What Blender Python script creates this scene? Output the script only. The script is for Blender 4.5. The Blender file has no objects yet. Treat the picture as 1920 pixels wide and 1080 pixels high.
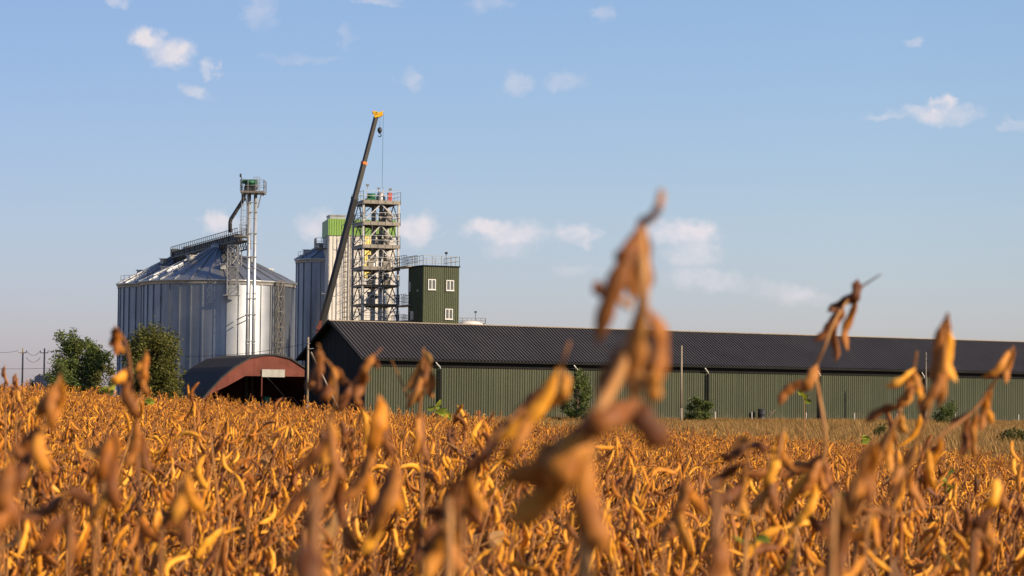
import bpy, math, random
from mathutils import Vector, Matrix, noise
rnd = random.Random(7)
R = math.radians
scene = bpy.context.scene
COL = scene.collection

# ------------------------------------------------------------------ camera model
F = 4533.0                                   # focal length in photo pixels (1920 wide)
PITCH, ROLL = math.atan(220 / F), 0.010
CAM = Vector((0, 0, 1.03))
fw = Vector((0, math.cos(PITCH), math.sin(PITCH)))
up0 = Vector((0, -math.sin(PITCH), math.cos(PITCH)))
ri0 = Vector((1, 0, 0))
ri = ri0 * math.cos(ROLL) + up0 * math.sin(ROLL)
up = up0 * math.cos(ROLL) - ri0 * math.sin(ROLL)

def W(px, py, Y):
    """world point seen at photo pixel (px, py) when it stands Y metres ahead"""
    d = fw + ri * ((px - 960) / F) + up * ((540 - py) / F)
    return CAM + d * (Y / d.y)
def Z(px, py, Y): return W(px, py, Y).z
def X(px, Y): return W(px, 740, Y).x

BASE = -0.67
def sm(a, b, t):
    t = max(0, min(1, (t - a) / (b - a))); return t * t * (3 - 2 * t)
def ground(x, y):
    xx = max(-12, min(12, x))
    near = -0.12 - (0.052 if xx > 0 else 0.060) * xx * sm(-2, 10, y) + 0.025 * math.sin(x * 1.1 + y * .45) * sm(2, 6, y)
    k = sm(48, 88, y) if y > 0 else sm(30, 70, -y)
    k = max(k, sm(17, 48, abs(x)))
    return near * (1 - k) + BASE * k

# ------------------------------------------------------------------ materials
def nodes_of(name):
    m = bpy.data.materials.new(name); m.use_nodes = True
    nt = m.node_tree; b = nt.nodes['Principled BSDF']
    return m, nt, b
def add(nt, t, **kw):
    n = nt.nodes.new(t)
    for k, v in kw.items(): setattr(n, k, v)
    return n
def ramp(nt, src, stops):
    r = add(nt, 'ShaderNodeValToRGB'); e = r.color_ramp.elements
    while len(e) < len(stops): e.new(0.5)
    for i, (p, c) in enumerate(stops):
        e[i].position = p; e[i].color = (*c, 1)
    nt.links.new(src, r.inputs[0]); return r.outputs[0]
def noise_node(nt, scale, detail=4, vec=None, rough=.55):
    n = add(nt, 'ShaderNodeTexNoise'); n.inputs['Scale'].default_value = scale; n.inputs['Detail'].default_value = detail
    n.inputs['Roughness'].default_value = rough
    if vec is not None: nt.links.new(vec, n.inputs['Vector'])
    return n.outputs['Fac']
def mapping(nt, scale, coord='Object'):
    tc = add(nt, 'ShaderNodeTexCoord'); mp = add(nt, 'ShaderNodeMapping'); mp.inputs['Scale'].default_value = scale
    nt.links.new(tc.outputs[coord], mp.inputs['Vector']); return mp.outputs['Vector']
def mixc(nt, fac, a, b, blend='MIX'):
    m = add(nt, 'ShaderNodeMix', data_type='RGBA', blend_type=blend)
    for s, v in ((m.inputs[0], fac), (m.inputs[6], a), (m.inputs[7], b)):
        if isinstance(v, (int, float)): s.default_value = v
        elif isinstance(v, tuple): s.default_value = (*v, 1)
        else: nt.links.new(v, s)
    return m.outputs[2]
def math_(nt, op, a, b=0.0, clamp=False):
    m = add(nt, 'ShaderNodeMath', operation=op, use_clamp=clamp)
    for s, v in ((m.inputs[0], a), (m.inputs[1], b)):
        if isinstance(v, (int, float)): s.default_value = v
        else: nt.links.new(v, s)
    return m.outputs[0]

def paint(name, c1, c2, rough=.6, metal=0.0, scale=.8, streak=0.35, rvar=.12, spec=.4, dirt=None):
    """painted / galvanised sheet: patchy tone, rain streaks running down, uneven gloss"""
    m, nt, b = nodes_of(name)
    v1 = mapping(nt, (1, 1, 1)); v2 = mapping(nt, (3.2, 3.2, .16))
    n1 = noise_node(nt, scale, 5, v1); n2 = noise_node(nt, 1.3, 4, v2)
    c = ramp(nt, n1, [(.32, c1), (.68, c2)])
    d = dirt or tuple(x * .55 for x in c1)
    f = ramp(nt, n2, [(.5, (0, 0, 0)), (.72, (1, 1, 1))])
    f = math_(nt, 'MULTIPLY', f, streak)
    c = mixc(nt, f, c, d)
    nt.links.new(c, b.inputs['Base Color'])
    rr = add(nt, 'ShaderNodeMapRange'); rr.inputs['To Min'].default_value = rough - rvar; rr.inputs['To Max'].default_value = rough + rvar
    nt.links.new(n2, rr.inputs['Value']); nt.links.new(rr.outputs[0], b.inputs['Roughness'])
    b.inputs['Metallic'].default_value = metal; b.inputs['Specular IOR Level'].default_value = spec
    return m

def crop_material(name, stops, rough=.62, transl=.18, bump=.25, spots=(.07, .03, .012), island=True, fleck=180):
    m, nt, b = nodes_of(name)
    oi = add(nt, 'ShaderNodeObjectInfo'); ge = add(nt, 'ShaderNodeNewGeometry')
    tot = math_(nt, 'ADD', oi.outputs['Random'], ge.outputs['Random Per Island'])
    fr = math_(nt, 'FRACT', tot)
    v = mapping(nt, (1, 1, 1))
    n = noise_node(nt, fleck * .35, 4, v); n2 = noise_node(nt, fleck, 3, v)
    f = math_(nt, 'ADD', math_(nt, 'MULTIPLY', fr, .72), math_(nt, 'MULTIPLY', math_(nt, 'SUBTRACT', n, .36), .75))
    c = ramp(nt, f, stops)
    sp = ramp(nt, n2, [(.58, (0, 0, 0)), (.72, (1, 1, 1))])
    c = mixc(nt, math_(nt, 'MULTIPLY', sp, .42), c, spots)
    nt.links.new(c, b.inputs['Base Color'])
    b.inputs['Roughness'].default_value = rough; b.inputs['Specular IOR Level'].default_value = .35
    b.inputs['Sheen Weight'].default_value = .10; b.inputs['Sheen Roughness'].default_value = .45
    b.inputs['Sheen Tint'].default_value = (1, .75, .45, 1)
    bp = add(nt, 'ShaderNodeBump'); bp.inputs['Strength'].default_value = bump; bp.inputs['Distance'].default_value = .002
    nt.links.new(n2, bp.inputs['Height']); nt.links.new(bp.outputs[0], b.inputs['Normal'])
    if transl:
        t = add(nt, 'ShaderNodeBsdfTranslucent'); nt.links.new(c, t.inputs['Color'])
        mx = add(nt, 'ShaderNodeMixShader'); mx.inputs[0].default_value = transl
        nt.links.new(b.outputs[0], mx.inputs[1]); nt.links.new(t.outputs[0], mx.inputs[2])
        nt.links.new(mx.outputs[0], nt.nodes['Material Output'].inputs['Surface'])
    return m

M = {}
M['pod'] = crop_material('pod', [(.0, (.16, .045, .007)), (.22, (.38, .122, .010)), (.48, (.68, .265, .016)), (.8, (.94, .445, .036)), (1, (.86, .52, .15))], transl=.2)
M['pod_brown'] = crop_material('pod_brown', [(.0, (.085, .026, .008)), (.45, (.22, .070, .013)), (.75, (.42, .155, .024)), (1, (.50, .25, .07))])
M['pod_rust'] = crop_material('pod_rust', [(.0, (.11, .036, .010)), (.35, (.32, .112, .018)), (.7, (.56, .225, .026)), (1, (.80, .40, .055))], fleck=420, transl=.16)
M['stem'] = crop_material('stem', [(.0, (.17, .065, .02)), (.6, (.34, .145, .036)), (1, (.50, .26, .09))], transl=.05)
M['dead_leaf'] = crop_material('dead_leaf', [(.0, (.12, .05, .018)), (.5, (.26, .12, .035)), (1, (.46, .25, .07))], transl=.3, fleck=60)
M['green_leaf'] = crop_material('green_leaf', [(.0, (.12, .17, .02)), (.5, (.26, .30, .03)), (1, (.48, .44, .04))], transl=.35, spots=(.12, .09, .02), fleck=40)
M['foliage'] = crop_material('foliage', [(.0, (.036, .060, .012)), (.5, (.075, .112, .022)), (1, (.15, .17, .034))], transl=.25, bump=0, spots=(.03, .04, .01), fleck=2)
M['foliage_olive'] = crop_material('foliage_olive', [(.0, (.040, .050, .009)), (.5, (.085, .094, .016)), (1, (.16, .15, .026))], transl=.22, bump=0, spots=(.04, .035, .01), fleck=2)
M['foliage_rust'] = crop_material('foliage_rust', [(.0, (.06, .045, .015)), (.5, (.12, .075, .025)), (1, (.12, .11, .03))], transl=.22, bump=0, fleck=2)
M['bark'] = paint('bark', (.10, .07, .045), (.17, .125, .085), .85)
M['grass'] = crop_material('grass', [(.0, (.10, .075, .024)), (.35, (.30, .165, .045)), (.78, (.44, .265, .085)), (1, (.19, .18, .035))], transl=.25, bump=0, fleck=3)
M['zinc'] = paint('zinc', (.29, .32, .37), (.37, .395, .435), .56, .95, .35, .3, .05, dirt=(.15, .16, .175))
zb = M['zinc'].node_tree.nodes['Principled BSDF']            # horizontal corrugation spreads glints up and down
zb.inputs['Anisotropic'].default_value = .62; zb.inputs['Anisotropic Rotation'].default_value = .25
M['zinc_roof'] = paint('zinc_roof', (.34, .36, .39), (.44, .455, .48), .46, .88, .5, .25, .06, dirt=(.22, .22, .225))
M['galv'] = paint('galv', (.29, .29, .29), (.42, .42, .41), .5, .6, 1.5, .3)
M['pipe'] = paint('pipe', (.36, .385, .41), (.46, .48, .51), .4, .5, 1.0, .25)
M['dark_steel'] = paint('dark_steel', (.030, .032, .038), (.055, .056, .060), .55, .3, 1.0, .3)
M['steel_brown'] = paint('steel_brown', (.17, .155, .135), (.25, .23, .20), .55, .4, 1.2, .4)
M['green_sheet'] = paint('green_sheet', (.045, .056, .031), (.058, .069, .039), .6, 0, .25, .28, spec=.25, dirt=(.06, .055, .036))
def wall_green():
    """profiled wall sheet: sheets of slightly different fade, rain streaks, mud splashed up the foot"""
    m = M['green_sheet']; nt = m.node_tree; b = nt.nodes['Principled BSDF']; src = b.inputs['Base Color'].links[0].from_socket
    v = mapping(nt, (1, 1, 1)); dt = add(nt, 'ShaderNodeVectorMath', operation='DOT_PRODUCT'); nt.links.new(v, dt.inputs[0]); dt.inputs[1].default_value = (.841, .541, 0)
    wn = add(nt, 'ShaderNodeTexWhiteNoise', noise_dimensions='1D'); nt.links.new(math_(nt, 'FLOOR', math_(nt, 'MULTIPLY', dt.outputs['Value'], .93)), wn.inputs['W'])
    c = mixc(nt, math_(nt, 'MULTIPLY', wn.outputs['Value'], .35), src, (.070, .076, .050))
    sx = add(nt, 'ShaderNodeSeparateXYZ'); nt.links.new(v, sx.inputs[0])
    n = noise_node(nt, 1.4, 5, v)
    f = math_(nt, 'SUBTRACT', math_(nt, 'MULTIPLY', n, 2.4), math_(nt, 'ADD', math_(nt, 'MULTIPLY', sx.outputs['Z'], .75), .35), True)
    c = mixc(nt, math_(nt, 'MULTIPLY', f, .6), c, (.15, .115, .075))
    nt.links.new(c, b.inputs['Base Color'])
wall_green()
M['green_tower'] = paint('green_tower', (.046, .060, .024), (.060, .075, .032), .55, 0, .3, .25, dirt=(.05, .055, .03))
M['gable_sheet'] = paint('gable_sheet', (.007, .0095, .012), (.010, .013, .016), .6, 0, .3, .3, spec=.15)
M['roof_sheet'] = paint('roof_sheet', (.050, .045, .045), (.070, .063, .061), .55, 0, .3, .3, dirt=(.07, .058, .048))
M['trim_dark'] = paint('trim_dark', (.006, .0065, .007), (.010, .0105, .011), .7, 0, 1, .2, spec=.1)
M['trim_light'] = paint('trim_light', (.16, .135, .11), (.22, .19, .155), .55, .2, 1, .2)
M['white_panel'] = paint('white_panel', (.56, .54, .50), (.67, .645, .60), .55, 0, .3, .15, dirt=(.52, .50, .46))
M['lime_sheet'] = paint('lime_sheet', (.16, .29, .060), (.20, .34, .080), .5, 0, .4, .22, dirt=(.12, .22, .04))
M['yellow_sheet'] = paint('yellow_sheet', (.72, .58, .14), (.82, .68, .22), .5, 0, .4, .2)
M['window_frame'] = paint('window_frame', (.52, .52, .50), (.60, .60, .58), .4, 0, 2, .1)
M['glass'] = paint('glass', (.028, .034, .040), (.045, .052, .060), .08, 0, .6, .1, .02, .8)
M['rust'] = paint('rust', (.105, .026, .017), (.19, .055, .037), .8, 0, .55, .55, dirt=(.11, .022, .015))
M['hut_roof'] = paint('hut_roof', (.016, .017, .021), (.028, .027, .030), .7, 0, .5, .4, dirt=(.09, .06, .045))
M['hut_inside'] = paint('hut_inside', (.11, .042, .03), (.15, .06, .042), .85)
M['corr_pale'] = paint('corr_pale', (.58, .58, .55), (.68, .68, .65), .5, .3, 1.5, .3)
M['crane_grey'] = paint('crane_grey', (.040, .037, .036), (.060, .055, .052), .5, .1, 1, .3)
M['crane_black'] = paint('crane_black', (.010, .010, .012), (.018, .018, .020), .5, 0, 1, .2, spec=.3)
M['crane_yellow'] = paint('crane_yellow', (.75, .42, .02), (.82, .50, .04), .45, 0, 1, .2)
M['crane_orange'] = paint('crane_orange', (.62, .15, .025), (.72, .22, .04), .45, 0, 1, .2)
M['red'] = paint('red', (.42, .05, .04), (.50, .07, .05), .5, 0, 1, .2)
M['motor_green'] = paint('motor_green', (.008, .085, .045), (.014, .12, .06), .5, 0, 1, .2)
M['rubber'] = paint('rubber', (.015, .015, .016), (.025, .025, .025), .8)
M['pole_dark'] = paint('pole_dark', (.10, .085, .07), (.17, .14, .115), .8, 0, 1, .4)
M['pole_wood'] = paint('pole_wood', (.20, .165, .125), (.30, .25, .19), .8, 0, 1, .4)
M['concrete'] = paint('concrete', (.36, .34, .31), (.46, .44, .40), .85, 0, 1, .4)
M['cable'] = paint('cable', (.03, .03, .035), (.04, .04, .045), .6)
M['porcelain'] = paint('porcelain', (.35, .33, .30), (.5, .48, .45), .3)
M['tarp'] = paint('tarp', (.018, .028, .060), (.028, .040, .085), .6)

def ground_material():
    m, nt, b = nodes_of('ground')
    v = mapping(nt, (1, 1, 1)); n1 = noise_node(nt, .12, 6, v); n2 = noise_node(nt, 2.5, 6, v); n3 = noise_node(nt, 20, 5, v)
    soil = ramp(nt, n3, [(.3, (.045, .028, .015)), (.7, (.12, .075, .038))])
    dry = ramp(nt, n2, [(.3, (.16, .10, .035)), (.7, (.30, .19, .07))])
    gr = ramp(nt, n1, [(.45, (0, 0, 0)), (.62, (1, 1, 1))])
    dry = mixc(nt, math_(nt, 'MULTIPLY', gr, .7), dry, (.085, .11, .028))
    sx = add(nt, 'ShaderNodeSeparateXYZ'); nt.links.new(v, sx.inputs[0])
    mr = add(nt, 'ShaderNodeMapRange', clamp=True); mr.inputs['From Min'].default_value = 45; mr.inputs['From Max'].default_value = 51
    nt.links.new(sx.outputs['Y'], mr.inputs['Value'])
    nt.links.new(mixc(nt, mr.outputs[0], soil, dry), b.inputs['Base Color'])
    b.inputs['Roughness'].default_value = .95
    bp = add(nt, 'ShaderNodeBump'); bp.inputs['Strength'].default_value = .6; bp.inputs['Distance'].default_value = .05
    nt.links.new(n3, bp.inputs['Height']); nt.links.new(bp.outputs[0], b.inputs['Normal'])
    return m
M['ground'] = ground_material()

# ------------------------------------------------------------------ mesh builder
class MB:
    def __init__(s): s.v, s.f, s.mi, s.sm = [], [], [], []
    def face(s, idx, mi=0, smooth=False): s.f.append(idx); s.mi.append(mi); s.sm.append(smooth)
    def add(s, vs, fs, mi=0, smooth=False):
        o = len(s.v); s.v.extend(vs)
        for f in fs: s.face([i + o for i in f], mi, smooth)
    def quad(s, a, b, c, d, mi=0): s.add([a, b, c, d], [(0, 1, 2, 3)], mi)
    def obox(s, o, u, w, lu, lw, z0, z1, mi=0):
        """box from front-left corner o, along u by lu, along w by lw"""
        o = Vector((o[0], o[1], 0)); u = Vector((u[0], u[1], 0)); w = Vector((w[0], w[1], 0))
        c = [o, o + u * lu, o + u * lu + w * lw, o + w * lw]
        vs = [Vector((p.x, p.y, z0)) for p in c] + [Vector((p.x, p.y, z1)) for p in c]
        s.add(vs, [(3, 2, 1, 0), (4, 5, 6, 7), (0, 1, 5, 4), (1, 2, 6, 5), (2, 3, 7, 6), (3, 0, 4, 7)], mi)
    def box(s, c, sx, sy, sz, rz=0, mi=0):
        u = Vector((math.cos(rz), math.sin(rz), 0)); w = Vector((-math.sin(rz), math.cos(rz), 0))
        o = Vector(c) - u * sx / 2 - w * sy / 2
        s.obox(o, u, w, sx, sy, c[2] - sz / 2, c[2] + sz / 2, mi)
    def beam(s, a, b, tx, ty=None, mi=0, hint=(0, 0, 1)):
        """rectangular bar from a to b"""
        a, b = Vector(a), Vector(b); d = (b - a).normalized(); ty = ty or tx
        h = Vector(hint)
        if abs(d.dot(h)) > .95: h = Vector((0, 1, 0))
        p = d.cross(h).normalized(); q = p.cross(d)
        vs = [e + p * (sx * tx / 2) + q * (sy * ty / 2) for e in (a, b) for sx, sy in ((-1, -1), (1, -1), (1, 1), (-1, 1))]
        s.add(vs, [(3, 2, 1, 0), (4, 5, 6, 7), (0, 1, 5, 4), (1, 2, 6, 5), (2, 3, 7, 6), (3, 0, 4, 7)], mi)
    def tube(s, pts, rad, n=6, mi=0, cap=True, smooth=True):
        pts = [Vector(p) for p in pts]; k = len(pts)
        rad = rad if isinstance(rad, (list, tuple)) else [rad] * k
        o = len(s.v); ref = None
        for i, p in enumerate(pts):
            d = (pts[min(i + 1, k - 1)] - pts[max(i - 1, 0)])
            d = d.normalized() if d.length > 1e-9 else Vector((0, 0, 1))
            if ref is None: ref = d.orthogonal().normalized()
            ref = (ref - d * ref.dot(d))
            ref = ref.normalized() if ref.length > 1e-6 else d.orthogonal().normalized()
            q = d.cross(ref)
            for j in range(n):
                a = 2 * math.pi * j / n
                s.v.append(p + (ref * math.cos(a) + q * math.sin(a)) * rad[i])
        for i in range(k - 1):
            for j in range(n):
                s.face((o + i * n + j, o + i * n + (j + 1) % n, o + (i + 1) * n + (j + 1) % n, o + (i + 1) * n + j), mi, smooth)
        if cap:
            s.face(tuple(o + j for j in reversed(range(n))), mi); s.face(tuple(o + (k - 1) * n + j for j in range(n)), mi)
    def lathe(s, c, prof, n=32, mi=0, smooth=True):
        """prof: (radius, z) list, revolved about the vertical through c"""
        o = len(s.v)
        for r, z in prof:
            for j in range(n):
                a = 2 * math.pi * j / n
                s.v.append(Vector((c[0] + r * math.cos(a), c[1] + r * math.sin(a), z)))
        for i in range(len(prof) - 1):
            for j in range(n):
                s.face((o + i * n + j, o + i * n + (j + 1) % n, o + (i + 1) * n + (j + 1) % n, o + (i + 1) * n + j), mi, smooth)
    def mesh(s, name, mats):
        me = bpy.data.meshes.new(name); me.from_pydata([tuple(v) for v in s.v], [], s.f)
        for m in (mats if isinstance(mats, list) else [mats]): me.materials.append(m)
        me.polygons.foreach_set('material_index', s.mi); me.polygons.foreach_set('use_smooth', s.sm); me.update()
        return me
    def build(s, name, mats, parent=None, local=True):
        """ONE mesh object; vertices given in world space are made local to the parent empty"""
        if parent is not None and local:
            o = parent
            off = Vector((0, 0, 0))
            while o is not None: off += o.location; o = o.parent
            s.v = [Vector(v) - off for v in s.v]
        ob = bpy.data.objects.new(name, s.mesh(name, mats)); COL.objects.link(ob)
        if parent is not None: ob.parent = parent
        return ob

def tag(o, label=None, cat=None, group=None, kind=None):
    for k, v in (('label', label), ('category', cat), ('group', group), ('kind', kind)):
        if v: o[k] = v
    return o
def thing(name, loc, label, cat, group=None):
    o = bpy.data.objects.new(name, None); COL.objects.link(o); o.location = loc; o.empty_display_size = .2
    return tag(o, label, cat, group)

def corr(mb, o, u, v, lu, lv, n, pitch, depth, mi=0, duty=.45):
    """profiled sheet: ribs run along v, spaced along u, standing out along n"""
    o, u, v, n = Vector(o), Vector(u).normalized(), Vector(v).normalized(), Vector(n).normalized()
    k = max(1, int(round(lu / pitch))); p = lu / k
    prof = []
    for i in range(k):
        x = i * p
        prof += [(x, 0), (x + p * (1 - duty - .2), 0), (x + p * (1 - duty - .02), depth), (x + p * .9, depth)]
    prof.append((lu, 0))
    b = len(mb.v)
    for x, d in prof: mb.v.append(o + u * x + n * d)
    for x, d in prof: mb.v.append(o + u * x + n * d + v * lv)
    m = len(prof)
    for i in range(m - 1): mb.face((b + i, b + i + 1, b + m + i + 1, b + m + i), mi)

def railing(mb, pts, h=1.1, t=.045, gap=1.2, mid=2, mi=0):
    """posts and rails along a polyline of floor points"""
    pts = [Vector(p) for p in pts]
    upv = Vector((0, 0, 1))
    for a, b in zip(pts, pts[1:]):
        L = (b - a).length; n = max(1, int(round(L / gap)))
        for i in range(n + 1):
            p = a.lerp(b, i / n); mb.beam(p, p + upv * h, t, mi=mi, hint=(0, 1, 0))
        for j in range(mid):
            z = h * (j + 1) / mid - .004
            mb.beam(a + upv * z, b + upv * z, t * .9, mi=mi)

# ------------------------------------------------------------------ ground
def build_ground():
    mb = MB()
    xs = [-2500, -900, -400, -200, -120, -80, -55] + [-40 + i * 2 for i in range(14)] + [-12 + i * .5 for i in range(49)] + [14 + i * 2 for i in range(14)] + [55, 80, 120, 200, 400, 900, 2500]
    ys = [-400, -150, -60, -30] + [-10 + i * 1.0 for i in range(100)] + [92 + i * 8 for i in range(28)] + [330, 400, 550, 800, 1300, 2200, 4200]
    n = len(xs)
    for y in ys:
        for x in xs:
            b = .10 * noise.noise(Vector((x * .04, y * .04, 3))) * sm(85, 105, y) * (1 - sm(180, 215, y)) if y > 0 else 0
            mb.v.append(Vector((x, y, ground(x, y) + b)))
    for j in range(len(ys) - 1):
        for i in range(n - 1): mb.face((j * n + i, j * n + i + 1, (j + 1) * n + i + 1, (j + 1) * n + i), 0, True)
    tag(mb.build('ground', M['ground']), 'bare field soil turning to dry grass land beyond the crop', kind='structure')
build_ground()

# ------------------------------------------------------------------ warehouse
P0 = Vector((X(683, 219.5), 219.5, 0))
wu, ww = Vector((.841, .541, 0)), Vector((-.541, .841, 0))
WL, WW = 100.0, 11.6
EAVE, RIDGE = Z(671, 672, 219.2), Z(611, 602, 224.0)
def wpt(a, b, z): q = P0 + wu * a + ww * b; return Vector((q.x, q.y, z))
def warehouse():
    t = thing('warehouse', (P0.x, P0.y, BASE), 'long low green warehouse with dark ribbed roof behind the field', 'warehouse')
    wf, wb = -wu, -ww
    slope = (RIDGE - EAVE) / (WW / 2 + .45)
    e_wall = EAVE + slope * .45 - .06            # wall top under the roof
    mb = MB()
    mb.obox(wpt(.12, .08, 0), wu, ww, WL - .24, .12, BASE, e_wall - .1)
    corr(mb, wpt(0, .08, BASE + .12), wu, (0, 0, 1), WL, e_wall - BASE - .2, -ww, .27, .055)
    mb.obox(wpt(0, .02, 0), wu, ww, WL, .06, BASE - .3, BASE + .25, 1)
    mb.build('front_wall', [M['green_sheet'], M['concrete']], t)
    mb = MB(); mb.obox(wpt(.12, WW - .2, 0), wu, ww, WL - .24, .2, BASE - .3, e_wall - .1); mb.build('rear_wall', M['green_sheet'], t)
    for nm, a, s in (('gable_wall', 0.0, 1), ('gable_wall', WL, -1)):
        mb = MB()
        prof = [(.0, BASE - .3), (WW, BASE - .3), (WW, e_wall - .12), (WW / 2, RIDGE - .16), (0, e_wall - .12)]
        fr = [wpt(a, b, z) for b, z in prof]; bk = [wpt(a + .12 * s, b, z) for b, z in prof]
        if s > 0: mb.add(fr + bk, [(0, 1, 2, 3, 4)[::-1], (5, 6, 7, 8, 9)] + [(i, (i + 1) % 5, 5 + (i + 1) % 5, 5 + i) for i in range(5)])
        else: mb.add(fr + bk, [(0, 1, 2, 3, 4), (9, 8, 7, 6, 5)] + [(i, (i + 1) % 5, 5 + (i + 1) % 5, 5 + i)[::-1] for i in range(5)])
        if s > 0:
            k = 30
            for i in range(k):                     # standing ribs of the gable cladding
                b = WW * (i + .5) / k; zt = e_wall - .2 + (RIDGE - e_wall) * (1 - abs(b - WW / 2) / (WW / 2))
                mb.obox(wpt(-.018, b - .06, 0), wu, ww, .017, .12, BASE, zt)
        mb.build(nm, M['gable_sheet'], t)
    ov, og = .45, .62
    mb = MB()
    v_up = (wpt(0, WW / 2, RIDGE) - wpt(0, -ov, EAVE)); lv = v_up.length; vn = v_up.normalized()
    nrm = wu.cross(vn).normalized()
    corr(mb, wpt(-og, -ov, EAVE), wu, vn, WL + 2 * og, lv, nrm, .38, .12, 0, .38)
    v2 = (wpt(0, WW / 2, RIDGE) - wpt(0, WW + ov, EAVE)); n2 = (-wu).cross(v2.normalized())
    corr(mb, wpt(WL + og, WW + ov, EAVE), -wu, v2.normalized(), WL + 2 * og, v2.length, n2, .38, .12, 0, .38)
    d = .07                                        # underside of the roof deck
    for b0, b1 in ((-ov, WW / 2), (WW + ov, WW / 2)):
        A, B, C, D = wpt(-og, b0, EAVE - .015), wpt(WL + og, b0, EAVE - .015), wpt(WL + og, b1, RIDGE - .015), wpt(-og, b1, RIDGE - .015)
        lo = [p - Vector((0, 0, d)) for p in (A, B, C, D)]
        mb.add([A, B, C, D] + lo, [(0, 1, 2, 3), (7, 6, 5, 4), (0, 4, 5, 1), (3, 2, 6, 7), (0, 3, 7, 4), (1, 5, 6, 2)], 1)
    rf = mb.build('roof', [M['roof_sheet'], M['trim_dark']], t)
    mb = MB()
    mb.beam(wpt(-og - .03, WW / 2, RIDGE + .09), wpt(WL + og + .03, WW / 2, RIDGE + .09), .34, .09)
    c = mb.build('ridge_cap', M['trim_light'], rf)
    for b0 in (-ov, WW + ov):
        mb = MB(); mb.beam(wpt(-og - .05, b0, EAVE - .03), wpt(-og - .05, WW / 2, RIDGE + .03), .09, .22)
        mb.build('verge_trim', M['trim_dark'], rf)
    mb = MB()                                       # box gutter: trough with its two sides
    mb.beam(wpt(-og, -ov - .10, EAVE - .16), wpt(WL + og, -ov - .10, EAVE - .16), .19, .02)
    mb.beam(wpt(-og, -ov - .19, EAVE - .09), wpt(WL + og, -ov - .19, EAVE - .09), .02, .17)
    mb.beam(wpt(-og, -ov - .012, EAVE - .09), wpt(WL + og, -ov - .012, EAVE - .09), .02, .17)
    mb.build('gutter', M['trim_dark'], t)
    mb = MB(); mb.obox(wpt(0, -.06, 0), wu, ww, WL, .06, EAVE - .66, EAVE + .05); mb.build('fascia_shade', M['trim_dark'], t)  # near-black fascia, made deep to paint in the shadow under the eave
    # downpipes with pale swan-necks below the eave
    for px in (826, 1084, 1328, 1538, 1733):
        best = min((abs(W_px(wpt(a * .1, -.2, 3))[0] - px), a * .1) for a in range(0, int(WL * 10)))[1]
        mb = MB(); mb.obox(wpt(best - .10, -.26, 0), wu, ww, .20, .14, BASE, EAVE - .82)
        dp = mb.build('downpipe', M['trim_dark'], t)
        mb = MB(); mb.tube([wpt(best - .72, -ov - .1, EAVE - .2), wpt(best - .6, -ov - .1, EAVE - .34), wpt(best - .05, -.20, EAVE - .62), wpt(best, -.19, EAVE - .8)], .06, 8)
        mb.build('swan_neck', M['corr_pale'], dp)
def W_px(p):
    d = p - CAM; z = d.dot(fw)
    return 960 + F * d.dot(ri) / z, 540 - F * d.dot(up) / z
warehouse()

# ------------------------------------------------------------------ silos
def silo(name, c, rad, ztop, apex, nst, label, cat='grain silo'):
    nr = int(nst * .7)
    t = thing(name, (c.x, c.y, BASE), label, cat, 'grain silos')
    seg = nst * 3
    mb = MB()
    rows = [BASE]
    z = BASE
    k = int((ztop - BASE) / .42); dz = (ztop - BASE) / k
    prof = []
    for i in range(k):                               # shallow corrugation of each ring of sheets
        z0 = BASE + i * dz
        prof += [(rad, z0), (rad + .012, z0 + dz * .5)]
    prof.append((rad, ztop))
    mb.lathe(c, prof, seg)
    for i in range(nst):                             # bolted stiffener channels
        a = 2 * math.pi * (i + .5) / nst
        er = Vector((math.cos(a), math.sin(a), 0)); et = Vector((-er.y, er.x, 0))
        o = c + er * (rad + .004) - et * .07
        mb.obox(o, et, er, .14, .11, BASE, ztop - .25)
    mb.build('wall', M['zinc'], t)
    mb = MB()
    mb.lathe(c, [(rad + .16, ztop - .42), (rad + .20, ztop - .02), (rad + .26, ztop), (rad + .02, ztop + .02)], seg)
    mb.build('eave_ring', M['galv'], t)
    mb = MB()
    ov = .34; ze = ztop + .02; ra = .75
    mb.lathe(c, [(rad + ov, ze - .10), (rad + ov, ze), ((rad + ra) / 2, (ze + apex) / 2), (ra, apex)], nr, smooth=False)
    for i in range(nr):
        a = 2 * math.pi * i / nr
        er = Vector((math.cos(a), math.sin(a), 0))
        p, q = c + er * (rad + ov + .02), c + er * ra
        mb.beam((p.x, p.y, ze + .02), (q.x, q.y, apex + .03), .11, .12)
    rf = mb.build('roof', M['zinc_roof'], t)
    mb = MB(); mb.lathe(c, [(ra + .08, apex - .05), (ra + .08, apex + .35), (.15, apex + .55), (.0, apex + .55)], 20); mb.build('cap', M['galv'], rf)
    for i in range(5):                               # roof vents
        a = -math.pi / 2 + (i - 2) * .95 + .2
        er = Vector((math.cos(a), math.sin(a), 0)); f = .42 if i % 2 else .70
        p = c + er * (ra + (rad - ra) * f); zz = apex + (ze - apex) * f
        mb = MB(); mb.box((p.x, p.y, zz + .28), .7, .55, .5, a)
        mb.box((p.x, p.y, zz + .58), .95, .75, .09, a); mb.build('roof_vent', M['galv'], rf)
    mb = MB()
    railing(mb, [(c.x + (rad + .1) * math.cos(a), c.y + (rad + .1) * math.sin(a), ze) for a in [R(205 + i * 8) for i in range(5)]], .9, .04, 1.3)
    mb.build('roof_railing', M['steel_brown'], t)
    return t
Y1 = 260.0; S1 = Vector((X(406, Y1), Y1, 0)); R1 = 142 / F * Y1
silo('grain_silo', S1, R1, Z(406, 525, Y1 - 7.0), Z(413, 465, Y1), 40, 'large corrugated silo with sunlit right side behind the two elevator pipes')
Y2 = 285.0; S2 = Vector((X(352, Y2), Y2, 0)); R2 = 131 / F * Y2
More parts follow.
